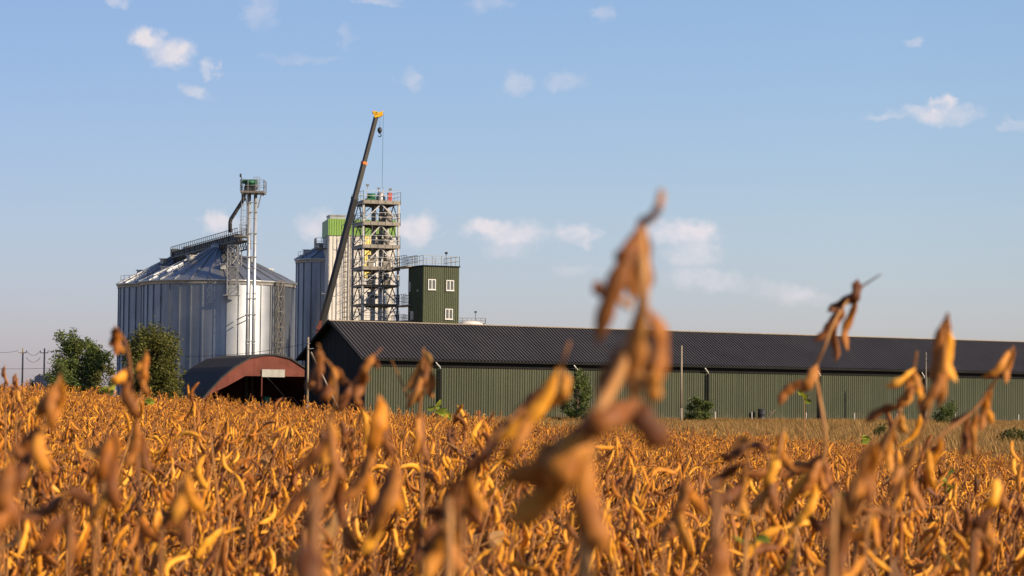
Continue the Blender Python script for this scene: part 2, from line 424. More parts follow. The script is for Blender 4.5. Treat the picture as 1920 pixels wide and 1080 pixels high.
silo('grain_silo', S2, R2, Z(225, 535, Y2), Z(352, 470, Y2), 40, 'corrugated silo mostly hidden behind the front silo, tree at its foot')
Y3 = 300.0; S3 = Vector((X(622, Y3), Y3, 0)); R3 = 69 / F * Y3
silo('grain_silo', S3, R3, Z(556, 488, Y3), Z(622, 452, Y3), 22, 'narrow tall silo in blue shade beside the white block with green top')

# ------------------------------------------------------------------ elevator and conveyor
def ladder(mb, a, b, w=.5, side=(1, 0, 0), t=.05, cage=False):
    a, b, s = Vector(a), Vector(b), Vector(side)
    mb.beam(a - s * w / 2, b - s * w / 2, t); mb.beam(a + s * w / 2, b + s * w / 2, t)
    n = int((b - a).length / .6)
    for i in range(n + 1):
        p = a.lerp(b, i / n); mb.beam(p - s * w / 2, p + s * w / 2, t * .7)
    if cage:
        n = int((b - a).length / 1.1)
        for i in range(n + 1):
            p = a.lerp(b, i / n)
            pts = [p + s * (w * .7 * math.cos(g)) + Vector((0, -1, 0)) * (.1 + w * 1.2 * math.sin(g)) for g in [math.pi * j / 6 for j in range(7)]]
            mb.tube(pts, t * .45, 4)
        for g in (.25, .5, .75):
            q = s * (w * .7 * math.cos(math.pi * g)) + Vector((0, -1, 0)) * (.1 + w * 1.2 * math.sin(math.pi * g))
            mb.beam(a + q, b + q, t * .7)
def lattice(mb, c, wx, wy, z0, z1, n, t=.09, rz=0):
    u = Vector((math.cos(rz), math.sin(rz), 0)); w = Vector((-math.sin(rz), math.cos(rz), 0)); c = Vector((c[0], c[1], 0))
    cor = [c + u * (sx * wx / 2) + w * (sy * wy / 2) for sx, sy in ((-1, -1), (1, -1), (1, 1), (-1, 1))]
    for p in cor: mb.beam((p.x, p.y, z0), (p.x, p.y, z1), t * 1.25, hint=(0, 1, 0))
    for i in range(n):
        a, b = z0 + (z1 - z0) * i / n, z0 + (z1 - z0) * (i + 1) / n
        for j in range(4):
            p, q = cor[j], cor[(j + 1) % 4]
            mb.beam((p.x, p.y, b), (q.x, q.y, b), t * .8)
            e, g = (p, q) if (i + j) % 2 else (q, p)
            mb.beam((e.x, e.y, a), (g.x, g.y, b), t * .7)
            mb.beam((g.x, g.y, a), (e.x, e.y, b), t * .45)

YE = 250.0
def elevator():
    c = W(467.5, 740, YE)
    t = thing('bucket_elevator', (c.x, c.y, BASE), 'twin pipe bucket elevator with railed head platform in front of the silo', 'grain elevator')
    ztop = Z(467, 362, YE)
    for px in (462, 473.5):
        x = X(px, YE) + (ztop / 2) * .0
        mb = MB(); mb.tube([(x, YE, BASE), (x, YE, ztop)], .185, 14)
        k = 9
        for i in range(1, k):
            zz = BASE + (ztop - BASE) * i / k
            mb.tube([(x, YE, zz - .06), (x, YE, zz + .06)], .205, 14)
        mb.build('leg_pipe', M['pipe'], t)
    mb = MB()
    for py in (380, 398, 438, 482, 560, 590, 640):
        mb = MB(); zz = Z(467, py, YE); mb.beam((X(458, YE), YE - .2, zz), (X(478, YE), YE - .2, zz), .08, .1); mb.build('tie_bracket', M['galv'], t)
    for py in (590, 600):
        mb = MB(); mb.beam((X(438, YE), YE + 2, Z(440, py + 8, YE)), (X(461, YE), YE, Z(461, py, YE)), .08); mb.build('wall_strut', M['galv'], t)
    zf = Z(467, 361, YE)
    x0, x1 = X(447, YE), X(491, YE)
    mb = MB(); mb.obox((x0, YE - 1.3, 0), (1, 0), (0, 1), x1 - x0, 2.6, zf - .12, zf + .08)
    for px in (452, 461, 474, 486): mb.beam((X(px, YE), YE - 1.2, zf - .2), (X(px, YE), YE + 1.2, zf - .2), .1)
    mb.beam((X(484, YE), YE, zf - .2), (X(478, YE), YE, zf - 1.6), .1); mb.beam((X(452, YE), YE, zf - .2), (X(459, YE), YE, zf - 1.4), .1)
    pl = mb.build('head_platform', M['steel_brown'], t)
    mb = MB(); railing(mb, [(x0, YE - 1.25, zf + .08), (x1, YE - 1.25, zf + .08), (x1, YE + 1.25, zf + .08), (x0, YE + 1.25, zf + .08), (x0, YE - 1.25, zf + .08)], 1.15, .05, .8)
    mb.build('railing', M['galv'], pl)
    mb = MB()
    zc = zf + .08; xc = X(463, YE)
    mb.tube([(xc, YE - .55, zc + .62), (xc, YE + .55, zc + .62)], .52, 18); mb.box((xc, YE, zc + .25), 1.15, 1.05, .5)
    mb.tube([(X(470, YE), YE, zc + .5), (X(477, YE), YE, zc + .5)], .28, 12)
    hd = mb.build('elevator_head', M['dark_steel'], t)
    mb = MB(); mb.box((xc, YE - .1, zc + 1.05), 1.5, 1.0, .40); mb.tube([(X(455.6, YE), YE - .7, zc + .9), (X(472, YE), YE - .7, zc + .9)], .24, 12); mb.build('motor', M['motor_green'], hd)
    mb = MB()                                         # raised rail frame and tall lamp arm on the platform
    a, b = X(470, YE), X(481, YE)
    for x in (a, b, (a + b) / 2): mb.beam((x, YE, zc), (x, YE, Z(475, 332, YE)), .05)
    for py in (332, 338, 344): mb.beam((a, YE, Z(475, py, YE)), (b, YE, Z(475, py, YE)), .045)
    mb.build('hoist_frame', M['galv'], pl)
    mb = MB(); x = X(449, YE); mb.tube([(x, YE - 1.2, zf), (x, YE - 1.2, Z(449, 336, YE)), (x - .12, YE - 1.2, Z(449, 329, YE))], .06, 6); mb.box((x - .1, YE - 1.2, Z(449, 331, YE)), .18, .2, .35); mb.build('lamp', M['dark_steel'], pl)
    mb = MB(); ladder(mb, (X(452.5, YE), YE - .2, Z(452, 440, YE)), (X(453.5, YE), YE - .2, zf), .55, (1, 0, 0), .05, True); mb.build('caged_ladder', M['galv'], t)
    mb = MB()                                         # discharge spout, dropping to the conveyor
    mb.tube([W(457.5, 365, YE), W(456.5, 374, YE), W(433, 411, YE + .8), W(431.5, 417, YE + .8), W(431.5, 436, YE + .8)], .20, 10)
    mb.build('spout', M['dark_steel'], t)
    mb = MB(); zz = Z(448, 443, YE); mb.obox((X(436, YE), YE - .9, 0), (1, 0), (0, 1), X(459.5, YE) - X(436, YE), 1.9, zz - .12, zz + .02)
    ml = mb.build('lower_platform', M['steel_brown'], t)
    mb = MB(); railing(mb, [(X(446, YE), YE - .85, zz), (X(459, YE), YE - .85, zz), (X(459, YE), YE + .9, zz), (X(446, YE), YE + .9, zz)], 1.2, .05, .55, 3); mb.build('railing', M['galv'], ml)
elevator()

def conveyor():
    A, B = W(457, 446, 251.6), W(331, 489, 284.0)
    zf = (A.z + B.z) / 2
    A.z = B.z = zf
    mid = A.lerp(B, .5)
    t = thing('conveyor_gallery', (S1.x, S1.y, zf - .3), 'dark railed conveyor gallery running across the silo roofs', 'conveyor')
    d = (B - A).normalized(); n = Vector((-d.y, d.x, 0)); L = (B - A).length; hw = .75
    mb = MB()
    for s in (-1, 1):
        for z in (0, -.8):
            mb.beam(A + n * s * hw + Vector((0, 0, z)), B + n * s * hw + Vector((0, 0, z)), .12)
        k = int(L / 1.1)
        for i in range(k):
            p, q = A + d * (L * i / k) + n * s * hw, A + d * (L * (i + 1) / k) + n * s * hw
            mb.beam(p, q - Vector((0, 0, .8)), .07); mb.beam(p, p - Vector((0, 0, .8)), .07)
    mb.build('truss', M['dark_steel'], t)
    mb = MB(); mb.beam(A + Vector((0, 0, .02)), B + Vector((0, 0, .02)), 1.4, .05); mb.build('walkway', M['dark_steel'], t)
    mb = MB(); mb.beam(A + n * .35 + Vector((0, 0, .38)), B + n * .35 + Vector((0, 0, .38)), .5, .6)
    for i in range(12):
        p = A + d * (L * (i + .5) / 12) + n * .35 + Vector((0, 0, .38)); mb.beam(p - d * .05, p + d * .05, .58, .68)
    mb.box(tuple(B - d * .6 + n * .3 + Vector((0, 0, .55))), .9, .9, 1.0, math.atan2(d.y, d.x)); mb.build('conveyor_trough', M['dark_steel'], t)
    for s in (-1, 1):
        mb = MB(); railing(mb, [A + n * s * .72 + Vector((0, 0, .05)), B + n * s * .72 + Vector((0, 0, .05))], 1.25, .06, 1.0, 2); mb.build('railing', M['dark_steel'], t)
    # lattice support standing against the front of the silo, and trestles to the roofs
    mb = MB(); lattice(mb, (X(433, 251), 250.9), 1.0, .9, Z(433, 553, 251), zf - .55, 7, .08)
    x = X(433, 251); zb = Z(433, 553, 251); mb.obox((x - .9, 250.3, 0), (1, 0), (0, 1), 1.6, 1.4, zb - .09, zb)
    mb.build('lattice_support', M['galv'], t)
    zt = Z(413, 465, Y1)
    for f in (.10, .34):
        mb = MB(); p = A + d * (L * f)
        for s in (-1, 1):
            q = p + n * s * .6
            r = max(0, (Vector((q.x, q.y, 0)) - S1).length); zr = zt - (r - .7) * .40
            mb.beam((q.x, q.y, zr - .1), (q.x, q.y, zf - .5), .11, hint=(0, 1, 0)); mb.beam((q.x - n.x * s, q.y - n.y * s, zr), (q.x, q.y, zf - .55), .07)
        mb.build('roof_trestle', M['galv'], t)
conveyor()

def shadow_mast():  # brown lattice modelled in place of a tower's shadow on the silo
    a = R(-35); er = Vector((math.cos(a), math.sin(a), 0)); c = S1 + er * (R1 + .52)
    zt = Z(512, 527, c.y); et = Vector((-er.y, er.x, 0))
    t = thing('shadow_lattice', (c.x, c.y, BASE), 'slim brown lattice built in place of a shadow on the sunlit side of the large silo', 'shadow_mast')
    mb = MB(); lattice(mb, c, .5, .95, BASE, zt, 9, .07, a); mb.build('lattice', M['steel_brown'], t)
    mb = MB(); mb.obox(c - er * .4 - et * .8, er, et, .8, 1.6, BASE - .1, BASE + .2); mb.build('footing', M['concrete'], t)
shadow_mast()

# ------------------------------------------------------------------ headhouse block
def headhouse():
    Y = 292.0; th = R(11); u = Vector((math.cos(th), math.sin(th), 0)); w = Vector((-u.y, u.x, 0))
    o = Vector((X(612, Y), Y, 0)); lu = (731 - 612) / F * Y / math.cos(th) + .35; lw = 6.4
    zt, zb = Z(612, 410, Y), Z(612, 441, Y)
    t = thing('headhouse', (o.x, o.y, BASE), 'tall white clad block with bright green top band and yellow stripe', 'building')
    mb = MB(); mb.obox(o + u * .05 + w * .05, u, w, lu - .1, lw - .1, BASE, zb)
    corr(mb, Vector((o.x, o.y, BASE)) + w * .05, u, (0, 0, 1), lu, zb - BASE, -w, .45, .008)
    corr(mb, Vector((o.x, o.y, BASE)) + w * lw + u * .05, -w, (0, 0, 1), lw, zb - BASE, -u, .33, .03)
    mb.build('wall', M['white_panel'], t)
    mb = MB(); mb.obox(o - u * .06 - w * .06, u, w, lu + .12, lw + .12, zb, zt)
    corr(mb, Vector((o.x, o.y, zb)) - w * .063 - u * .06, u, (0, 0, 1), lu + .12, zt - zb, -w, .30, .04)
    mb.build('top_band', M['lime_sheet'], t)
    mb = MB(); p = o + u * ((677 - 612) / F * Y) - w * .04; zz0, zz1 = Z(687, 520, Y), zb - .02
    corr(mb, Vector((p.x, p.y, zz0)), u, (0, 0, 1), 1.35, zz1 - zz0, -w, .33, .045); mb.build('yellow_panel', M['yellow_sheet'], t)
    mb = MB(); mb.obox(o + u * .3 + w * 1.5, u, w, 1.9, 3.0, zt, zt + .5); mb.obox(o + u * .2 + w * 1.4, u, w, 2.1, 3.2, zt + .5, zt + .62); mb.build('roof_hatch', M['galv'], t)
    mb = MB(); ladder(mb, o + u * 2.35 - w * .15 + Vector((0, 0, BASE)), o + u * 2.35 - w * .15 + Vector((0, 0, zb)), .6, u, .06, True); mb.build('caged_ladder', M['steel_brown'], t)
    mb = MB(); q = o + u * 1.6 - w * .07
    mb.beam((q.x, q.y, zt - .75), (q.x + u.x * 2, q.y + u.y * 2, zt - .35), .07); mb.beam((q.x, q.y, zt - .75), (q.x, q.y, zt - 1.3), .07)
    mb.build('stair_stringer', M['dark_steel'], t)
    mb = MB(); zz = Z(597, 463, Y); e = o + w * 1.5; mb.obox(e - u * 1.35, u, w, 1.3, 2.4, zz - .1, zz)
    railing(mb, [Vector((e.x, e.y, zz)) - u * .05, Vector((e.x, e.y, zz)) - u * 1.3, Vector((e.x, e.y, zz)) - u * 1.3 + w * 2.3], 1.2, .05, .6, 3); mb.build('side_balcony', M['steel_brown'], t)
headhouse()

# ------------------------------------------------------------------ dryer tower
YT = 260.0
def dryer():
    th = R(18); u = Vector((math.cos(th), math.sin(th), 0)); w = Vector((-u.y, u.x, 0))
    o = Vector((X(677, YT), YT, 0)); lu = (742 - 677) / F * (YT + 1) / math.cos(th); lw = 4.4
    t = thing('dryer_tower', (o.x, o.y, BASE), 'open steel lattice tower with six railed decks and silver pipes', 'tower')
    zs = [Z(677, y, YT) for y in (600, 569, 533, 499, 458, 415, 375)]
    cor = [o, o + u * lu, o + u * lu + w * lw, o + w * lw]
    for p in cor:
        mb = MB(); mb.obox(p - u * .1 - w * .1, u, w, .2, .2, BASE, zs[-1] + .05); mb.build('leg', M['galv'], t)
    levels = [BASE, *zs]
    for k, z in enumerate(zs):
        mb = MB()
        hgt = .30 if k >= 3 else .16
        mb.obox(o - u * .14 - w * .35, u, w, lu + .28, lw + .7, z - .07, z)
        for a, b in ((0, 1), (1, 2), (2, 3), (3, 0)):
            p, q = cor[a], cor[b]; mb.beam((p.x, p.y, z - hgt / 2 - .07), (q.x, q.y, z - hgt / 2 - .07), .12, hgt)
        if k >= 3:
            for i in range(6):
                p = o - w * .36 - u * .1 + u * ((lu + .2) * (i / 5)); mb.beam((p.x, p.y, z - .42), (p.x, p.y, z), .09)
            p = o - w * .36 - u * .12; q = p + u * (lu + .24); mb.beam((p.x, p.y, z - .2), (q.x, q.y, z - .2), .05, .36)
        dk = mb.build('deck', M['steel_brown'], t)
        mb = MB(); e = [o - u * .11 - w * .32, o + u * (lu + .11) - w * .32, o + u * (lu + .11) + w * (lw + .32), o - u * .11 + w * (lw + .32)]
        e = [Vector((p.x, p.y, z)) for p in e]
        railing(mb, e + [e[0]], 1.0, .042, 1.3); mb.build('railing', M['galv'], dk)
        z0 = levels[k]; z1 = z - hgt - .05
        if k > 0:
            for a, b in ((0, 1), (1, 2), (2, 3), (3, 0)):
                mb = MB(); g = 1 if a == 0 else .7
                p, q = cor[a], cor[b]; m = p.lerp(q, .5)
                if k <= 1 and a == 0:                  # lowest storey braces run the other way
                    mb.beam((p.x, p.y, z1), (m.x + (q.x - p.x) * .22, m.y + (q.y - p.y) * .22, z0 + .1), .12)
                    mb.beam((q.x, q.y, z1), (m.x + (q.x - p.x) * .12, m.y + (q.y - p.y) * .12, z0 + .1), .10)
                else:
                    mb.beam((p.x, p.y, z0 + .05), (m.x, m.y, z1), .12 * g); mb.beam((q.x, q.y, z0 + .05), (m.x, m.y, z1), .12 * g)
                mb.build('bracing', M['galv' if a == 0 else 'dark_steel'], t)
    for fx, fy, r, zt in ((.44, .5, .26, zs[-1] - .5), (.64, .45, .24, zs[-1] - .3), (.54, .75, .2, zs[-2]), (.80, .6, .17, zs[-1] - .3), (.22, .8, .15, zs[-3])):
        p = o + u * lu * fx + w * lw * fy
        mb = MB(); mb.tube([(p.x, p.y, BASE), (p.x, p.y, zt)], r, 14)
        for k in range(1, 8): zz = BASE + (zt - BASE) * k / 8; mb.tube([(p.x, p.y, zz - .05), (p.x, p.y, zz + .05)], r + .02, 14)
        mb.build('pipe', M['pipe'], t)
    rr = random.Random(4)
    for k in (1, 2, 3, 4, 5):                           # small machines standing on the decks
        for _ in range(2):
            p = o + u * lu * rr.uniform(.15, .85) + w * lw * rr.uniform(.15, .5); z = zs[k]
            mb = MB(); mb.box((p.x, p.y, z + .35), rr.uniform(.5, .9), .6, .7, th); mb.tube([(p.x, p.y, z + .6), (p.x + u.x * .7, p.y + u.y * .7, z + .8)], .16, 10)
            mb.tube([(p.x, p.y, z + .7), (p.x, p.y, z + 1.3)], [.22, .34], 10)
            mb.build('valve_box', M['steel_brown'], t)
    z = zs[-1]
    p = o + u * lu * .60 + w * lw * .4
    mb = MB(); mb.lathe(p, [(.50, z), (.55, z + .45), (.40, z + .7), (.36, z + 1.0), (.16, z + 1.08), (0, z + 1.08)], 24)
    mb.tube([(p.x - .2, p.y, z + .9), (p.x - .2, p.y, z + 1.6)], .06, 6); mb.tube([(p.x + .3, p.y, z + .6), (p.x + .3, p.y, z + 1.6)], .04, 6)
    mb.box((p.x - .22, p.y, z + 1.5), .4, .3, .1); mb.build('hopper', M['galv'], t)
    p = o + u * lu * .30 + w * lw * .35; mb = MB(); mb.tube([(p.x - .4, p.y, z + .55), (p.x + .5, p.y, z + .55)], .34, 14); mb.box((p.x, p.y, z + .16), 1.1, .6, .3, th); mb.build('motor', M['motor_green'], t)
    p = o + u * lu * .80 + w * lw * .2; mb = MB(); mb.box((p.x, p.y, z + .45), .42, .4, .85, th); mb.box((p.x, p.y, z + .92), .5, .48, .08, th); mb.build('red_cabinet', M['red'], t)
    for px, py in ((684, 347), (727, 355)):
        x = X(px, YT + 1); mb = MB(); mb.tube([(x, YT + 1, z), (x, YT + 1, Z(px, py, YT + 1))], .035, 6); mb.box((x, YT + .95, Z(px, py, YT + 1)), .35, .3, .2); mb.build('floodlight', M['galv'], t)
    p = o + u * .5 + w * lw * .5
    mb = MB(); ladder(mb, (p.x, p.y, zs[0]), (p.x, p.y, z), .5, u, .05, True); mb.build('caged_ladder', M['galv'], t)
    # side bridges to the green building
    return o, u, w, lu, lw, zs
DT = dryer()

# ------------------------------------------------------------------ green control building
YG = 255.0
def green_building():
    th = R(24); u = Vector((math.cos(th), math.sin(th), 0)); w = Vector((-u.y, u.x, 0))
    o = Vector((X(790.5, YG), YG, 0)); lu = 66 / F * YG / math.cos(th) + .1; lw = 4.3
    zt = Z(790, 498, YG)
    t = thing('control_building', (o.x, o.y, BASE), 'narrow dark green building with three white windows beside the lattice tower', 'building')
    mb = MB(); mb.obox(o + u * .05 + w * .05, u, w, lu - .1, lw - .1, BASE, zt - .02)
    corr(mb, Vector((o.x, o.y, BASE)) + w * .05, u, (0, 0, 1), lu, zt - BASE - .05, -w, .22, .035)
    corr(mb, Vector((o.x, o.y, BASE)) + w * lw + u * .05, -w, (0, 0, 1), lw, zt - BASE - .05, -u, .22, .035)
    mb.build('wall', M['green_tower'], t)
    mb = MB(); mb.obox(o - u * .09 - w * .09, u, w, lu + .18, lw + .18, zt - .05, zt + .07); rf = mb.build('roof', M['trim_dark'], t)
    mb = MB(); e = [o, o + u * lu, o + u * lu + w * lw, o + w * lw]; e = [Vector((p.x, p.y, zt + .07)) for p in e]
    railing(mb, e + [e[0]], 1.0, .045, 1.0); mb.build('roof_railing', M['steel_brown'], rf)
    x = o + u * (lu * .66) + w * .3; mb = MB(); mb.tube([(x.x, x.y, zt), (x.x, x.y, Z(834, 473, YG))], .035, 6); mb.box((x.x, x.y, Z(834, 473, YG)), .3, .25, .22); mb.build('floodlight', M['dark_steel'], rf)
    fx = lambda px: (px - 790.5) / 66 * lu
    def window(x0, x1, y0, y1):
        z1, z0 = Z(x0, y0, YG), Z(x0, y1, YG); a, b = fx(x0), fx(x1)
        mb = MB(); q = o - w * .075
        for (s, e, g, h) in ((a, b, z0, z0 + .09), (a, b, z1 - .09, z1), (a, a + .09, z0 + .09, z1 - .09), (b - .09, b, z0 + .09, z1 - .09), ((a + b) / 2 - .05, (a + b) / 2 + .05, z0 + .09, z1 - .09)):
            mb.obox(q + u * s, u, w, e - s, .08, g, h)
        mb.obox(q - w * .05 + u * (a - .05), u, w, b - a + .1, .12, z0 - .05, z0)
        f = mb.build('window', M['window_frame'], t)
        mb = MB(); mb.obox(q + w * .05 + u * (a + .05), u, w, b - a - .1, .03, z0 + .05, z1 - .05); mb.build('pane', M['glass'], f)
    window(799.5, 813.5, 523, 543); window(832.5, 846.5, 524, 544); window(831, 845, 578, 598)
    def left(px, y0, y1, wd, name, mat):
        s = (790.5 - px) / (790.5 - 761) * lw; z1, z0 = Z(px, y0, YG + 2), Z(px, y1, YG + 2); q = o - u * .07 + w * (s - wd / 2)
        mb = MB(); mb.obox(q, u, w, .1, wd, z0, z1); mb.obox(q - u * .02 - w * .04, u, w, .03, wd + .08, z1, z1 + .06); mb.build(name, mat, t)
    left(764.5, 528, 546, .5, 'slit_window', M['window_frame']); left(770, 584, 599, .75, 'door', M['corr_pale']); left(781, 545, 547, .3, 'wall_lamp', M['window_frame'])
    # bridges back to the lattice tower
    to, tu, tw, tl, tlw, zs = DT
    for py, rail in ((498, True), (571, True), (600, False)):
        a = to + tu * (tl + .15) + tw * .7; b = o + w * (lw * .7) - u * .1; z = Z(765, py, 258); L = (b - a).length; d = (b - a).normalized(); n = Vector((-d.y, d.x, 0))
        mb = MB(); mb.beam((a.x, a.y, z - .1), (b.x, b.y, z - .1), 1.3, .12)
        br = mb.build('bridge', M['steel_brown'], t)
        for s in (-1, 1):
            p, q = a + n * s * .6, b + n * s * .6
            mb = MB(); railing(mb, [(p.x, p.y, z), (q.x, q.y, z)], 1.1 if rail else .6, .05, .8, 3 if rail else 2); mb.build('railing', M['dark_steel'], br)
green_building()

def white_tank():
    Y = 300.0; c = Vector((X(882, Y), Y, 0)); z = Z(882, 606, Y)
    t = thing('storage_tank', (c.x, c.y, BASE), 'low white tank top with thin railing just above the warehouse ridge', 'tank')
    mb = MB(); mb.lathe(c, [(1.75, BASE), (1.75, z - .1), (1.2, z + .22), (0, z + .32)], 32); mb.build('shell', M['white_panel'], t)
    mb = MB(); railing(mb, [(X(857, Y), Y - 1, z), (X(909, Y), Y - 1, z), (X(909, Y), Y + 1.2, z), (X(857, Y), Y + 1.2, z), (X(857, Y), Y - 1, z)], .62, .045, .6)
    mb.obox((X(857, Y), Y - 1, 0), (1, 0), (0, 1), X(909, Y) - X(857, Y), 2.2, z - .06, z); mb.build('railed_deck', M['galv'], t)
    mb = MB(); x = X(890, Y); mb.tube([(x, Y, z), (x, Y, Z(890, 586, Y))], .03, 6); mb.box((x, Y, Z(890, 585, Y)), .3, .25, .2); mb.build('floodlight', M['dark_steel'], t)
white_tank()

# ------------------------------------------------------------------ crane
def crane():
    Y = 256.0
    A, T = W(572, 728, Y), W(706, 216, Y)
    d = (T - A).normalized(); L = (T - A).length
    side = Vector((0, 1, 0)); out = d.cross(side).normalized()
    t = thing('mobile_crane', (A.x - 2, Y, BASE), 'grey telescopic crane boom with yellow head and hanging hook', 'crane')
    cut = [0, (W(668, 376, Y) - A).length, (W(684, 309, Y) - A).length, L]
    for i, (a, b) in enumerate(zip(cut, cut[1:])):
        wd = (.60, .50, .42)[i]
        mb = MB(); mb.beam(A + d * a, A + d * (b + .3 if i < 2 else b), wd * .9, wd * .9, hint=(-.62, .78, 0))
        bs = mb.build('boom_section', M['crane_black' if i == 0 else 'crane_grey'], t)
        if i:
            p = A + d * (a + .15); mb = MB(); mb.beam(p - d * .12, p + d * .16, wd + .10, wd + .10, hint=(-.62, .78, 0)); mb.build('collar', M['crane_orange' if i == 2 else 'dark_steel'], bs)
    mb = MB()                                           # rope guides standing off the boom
    for f in (.20, .34, .5):
        p = A + d * (L * f); mb.beam(p + out * .3, p + out * .85, .1); mb.beam(p - out * .3, p - out * .7, .08)
    mb.build('rope_guide', M['galv'], t)
    mb = MB()                                           # boom head: cheek plates and sheaves
    h = W(712, 213, Y)
    for s in (-.26, .26):
        q = Vector((0, s, 0))
        prof = [W(699, 209, Y), W(703, 221, Y), W(714, 219, Y), W(718.5, 208, Y), W(712, 212, Y), W(705, 209, Y)]
        fr = [p + q - Vector((0, .04, 0)) for p in prof]; bk = [p + q + Vector((0, .04, 0)) for p in prof]
        mb.add(fr + bk, [tuple(range(6)), tuple(range(11, 5, -1))] + [(i, 6 + i, 6 + (i + 1) % 6, (i + 1) % 6) for i in range(6)])
    for p in (W(705, 214, Y), W(714, 214, Y)): mb.tube([p - Vector((0, .3, 0)), p + Vector((0, .3, 0))], .22, 14)
    hd = mb.build('boom_head', M['crane_yellow'], t)
    mb = MB(); p = W(701, 211, Y); mb.box(tuple(p), .28, .5, .3, 0); mb.build('end_cap', M['crane_orange'], hd)
    mb = MB(); p = W(712, 244, Y)                       # hook block
    mb.lathe(p, [(.0, p.z + .32), (.15, p.z + .28), (.26, p.z + .05), (.2, p.z - .22), (.08, p.z - .34), (0, p.z - .34)], 14)
    hb = mb.build('hook_block', M['dark_steel'], t)
    mb = MB(); q = p - Vector((0, 0, .55)); mb.tube([p - Vector((0, 0, .32))] + [q + Vector((.17 * math.sin(a), 0, .17 * math.cos(a) + .0)) for a in [R(x) for x in (0, 40, 90, 140, 190, 230, 265)]], [.05, .05, .05, .055, .055, .05, .04, .02], 6); mb.build('hook', M['dark_steel'], hb)
    mb = MB()
    for dx in (-1.2, 1.2): mb.tube([W(712 + dx, 218, Y), W(712 + dx * .6, 240, Y)], .012, 4)
    mb.build('hoist_rope', M['cable'], t)
    mb = MB(); mb.tube([W(718.5, 210, Y), W(718.5, 226, Y + .2), W(716.5, 352, Y + 7)], .02, 4); mb.build('load_rope', M['cable'], t)
    # carrier standing behind the warehouse
    b = Vector((A.x + 3.6, Y, 0)); z = BASE
    mb = MB(); mb.obox(b - Vector((5, 1.25, 0)), (1, 0), (0, 1), 11, 2.5, z + .7, z + 1.5); mb.obox(b + Vector((6, -1.2, 0)), (1, 0), (0, 1), 2.2, 2.4, z + .7, z + 2.7); mb.obox(b + Vector((6.4, -1.24, 0)), (1, 0), (0, 1), 1.85, 2.48, z + 1.8, z + 2.5, 1)
    mb.build('carrier', [M['crane_orange'], M['glass']], t)
    mb = MB(); mb.tube([b + Vector((-2.6, 0, z + 1.5)), b + Vector((-2.6, 0, z + 1.8))], 1.1, 24); mb.obox(b + Vector((-4.9, -1.1, 0)), (1, 0), (0, 1), 3.2, 2.2, z + 1.8, z + 3.0)
    mb.obox(b + Vector((-1.6, -1.3, 0)), (1, 0), (0, 1), 1.5, .95, z + 1.8, z + 3.5); mb.build('superstructure', M['crane_orange'], t)
    p = A + d * 5.6; mb = MB(); mb.beam(b + Vector((-1.6, 0, z + 1.9)), p, .34); mb.build('luffing_ram', M['galv'], t)
    for dx in (-4, -2.5, 3.5, 5.2):
        for s in (-1, 1):
            c = b + Vector((dx, s * 1.05, z + .55)); mb = MB(); mb.tube([c - Vector((0, .2, 0)), c + Vector((0, .2, 0))], .55, 20)
            wh = mb.build('wheel', M['rubber'], t)
    p = W(601, 604, Y - .6); mb = MB(); mb.beam(p - d * 1.5, p + d * .15, .3, .22, hint=(0, 1, 0)); mb.tube([p - d * .6 - Vector((0, .5, 0)), p - d * .6 + Vector((0, .4, 0))], .26, 12); mb.build('rope_winch', M['rust'], t)
crane()

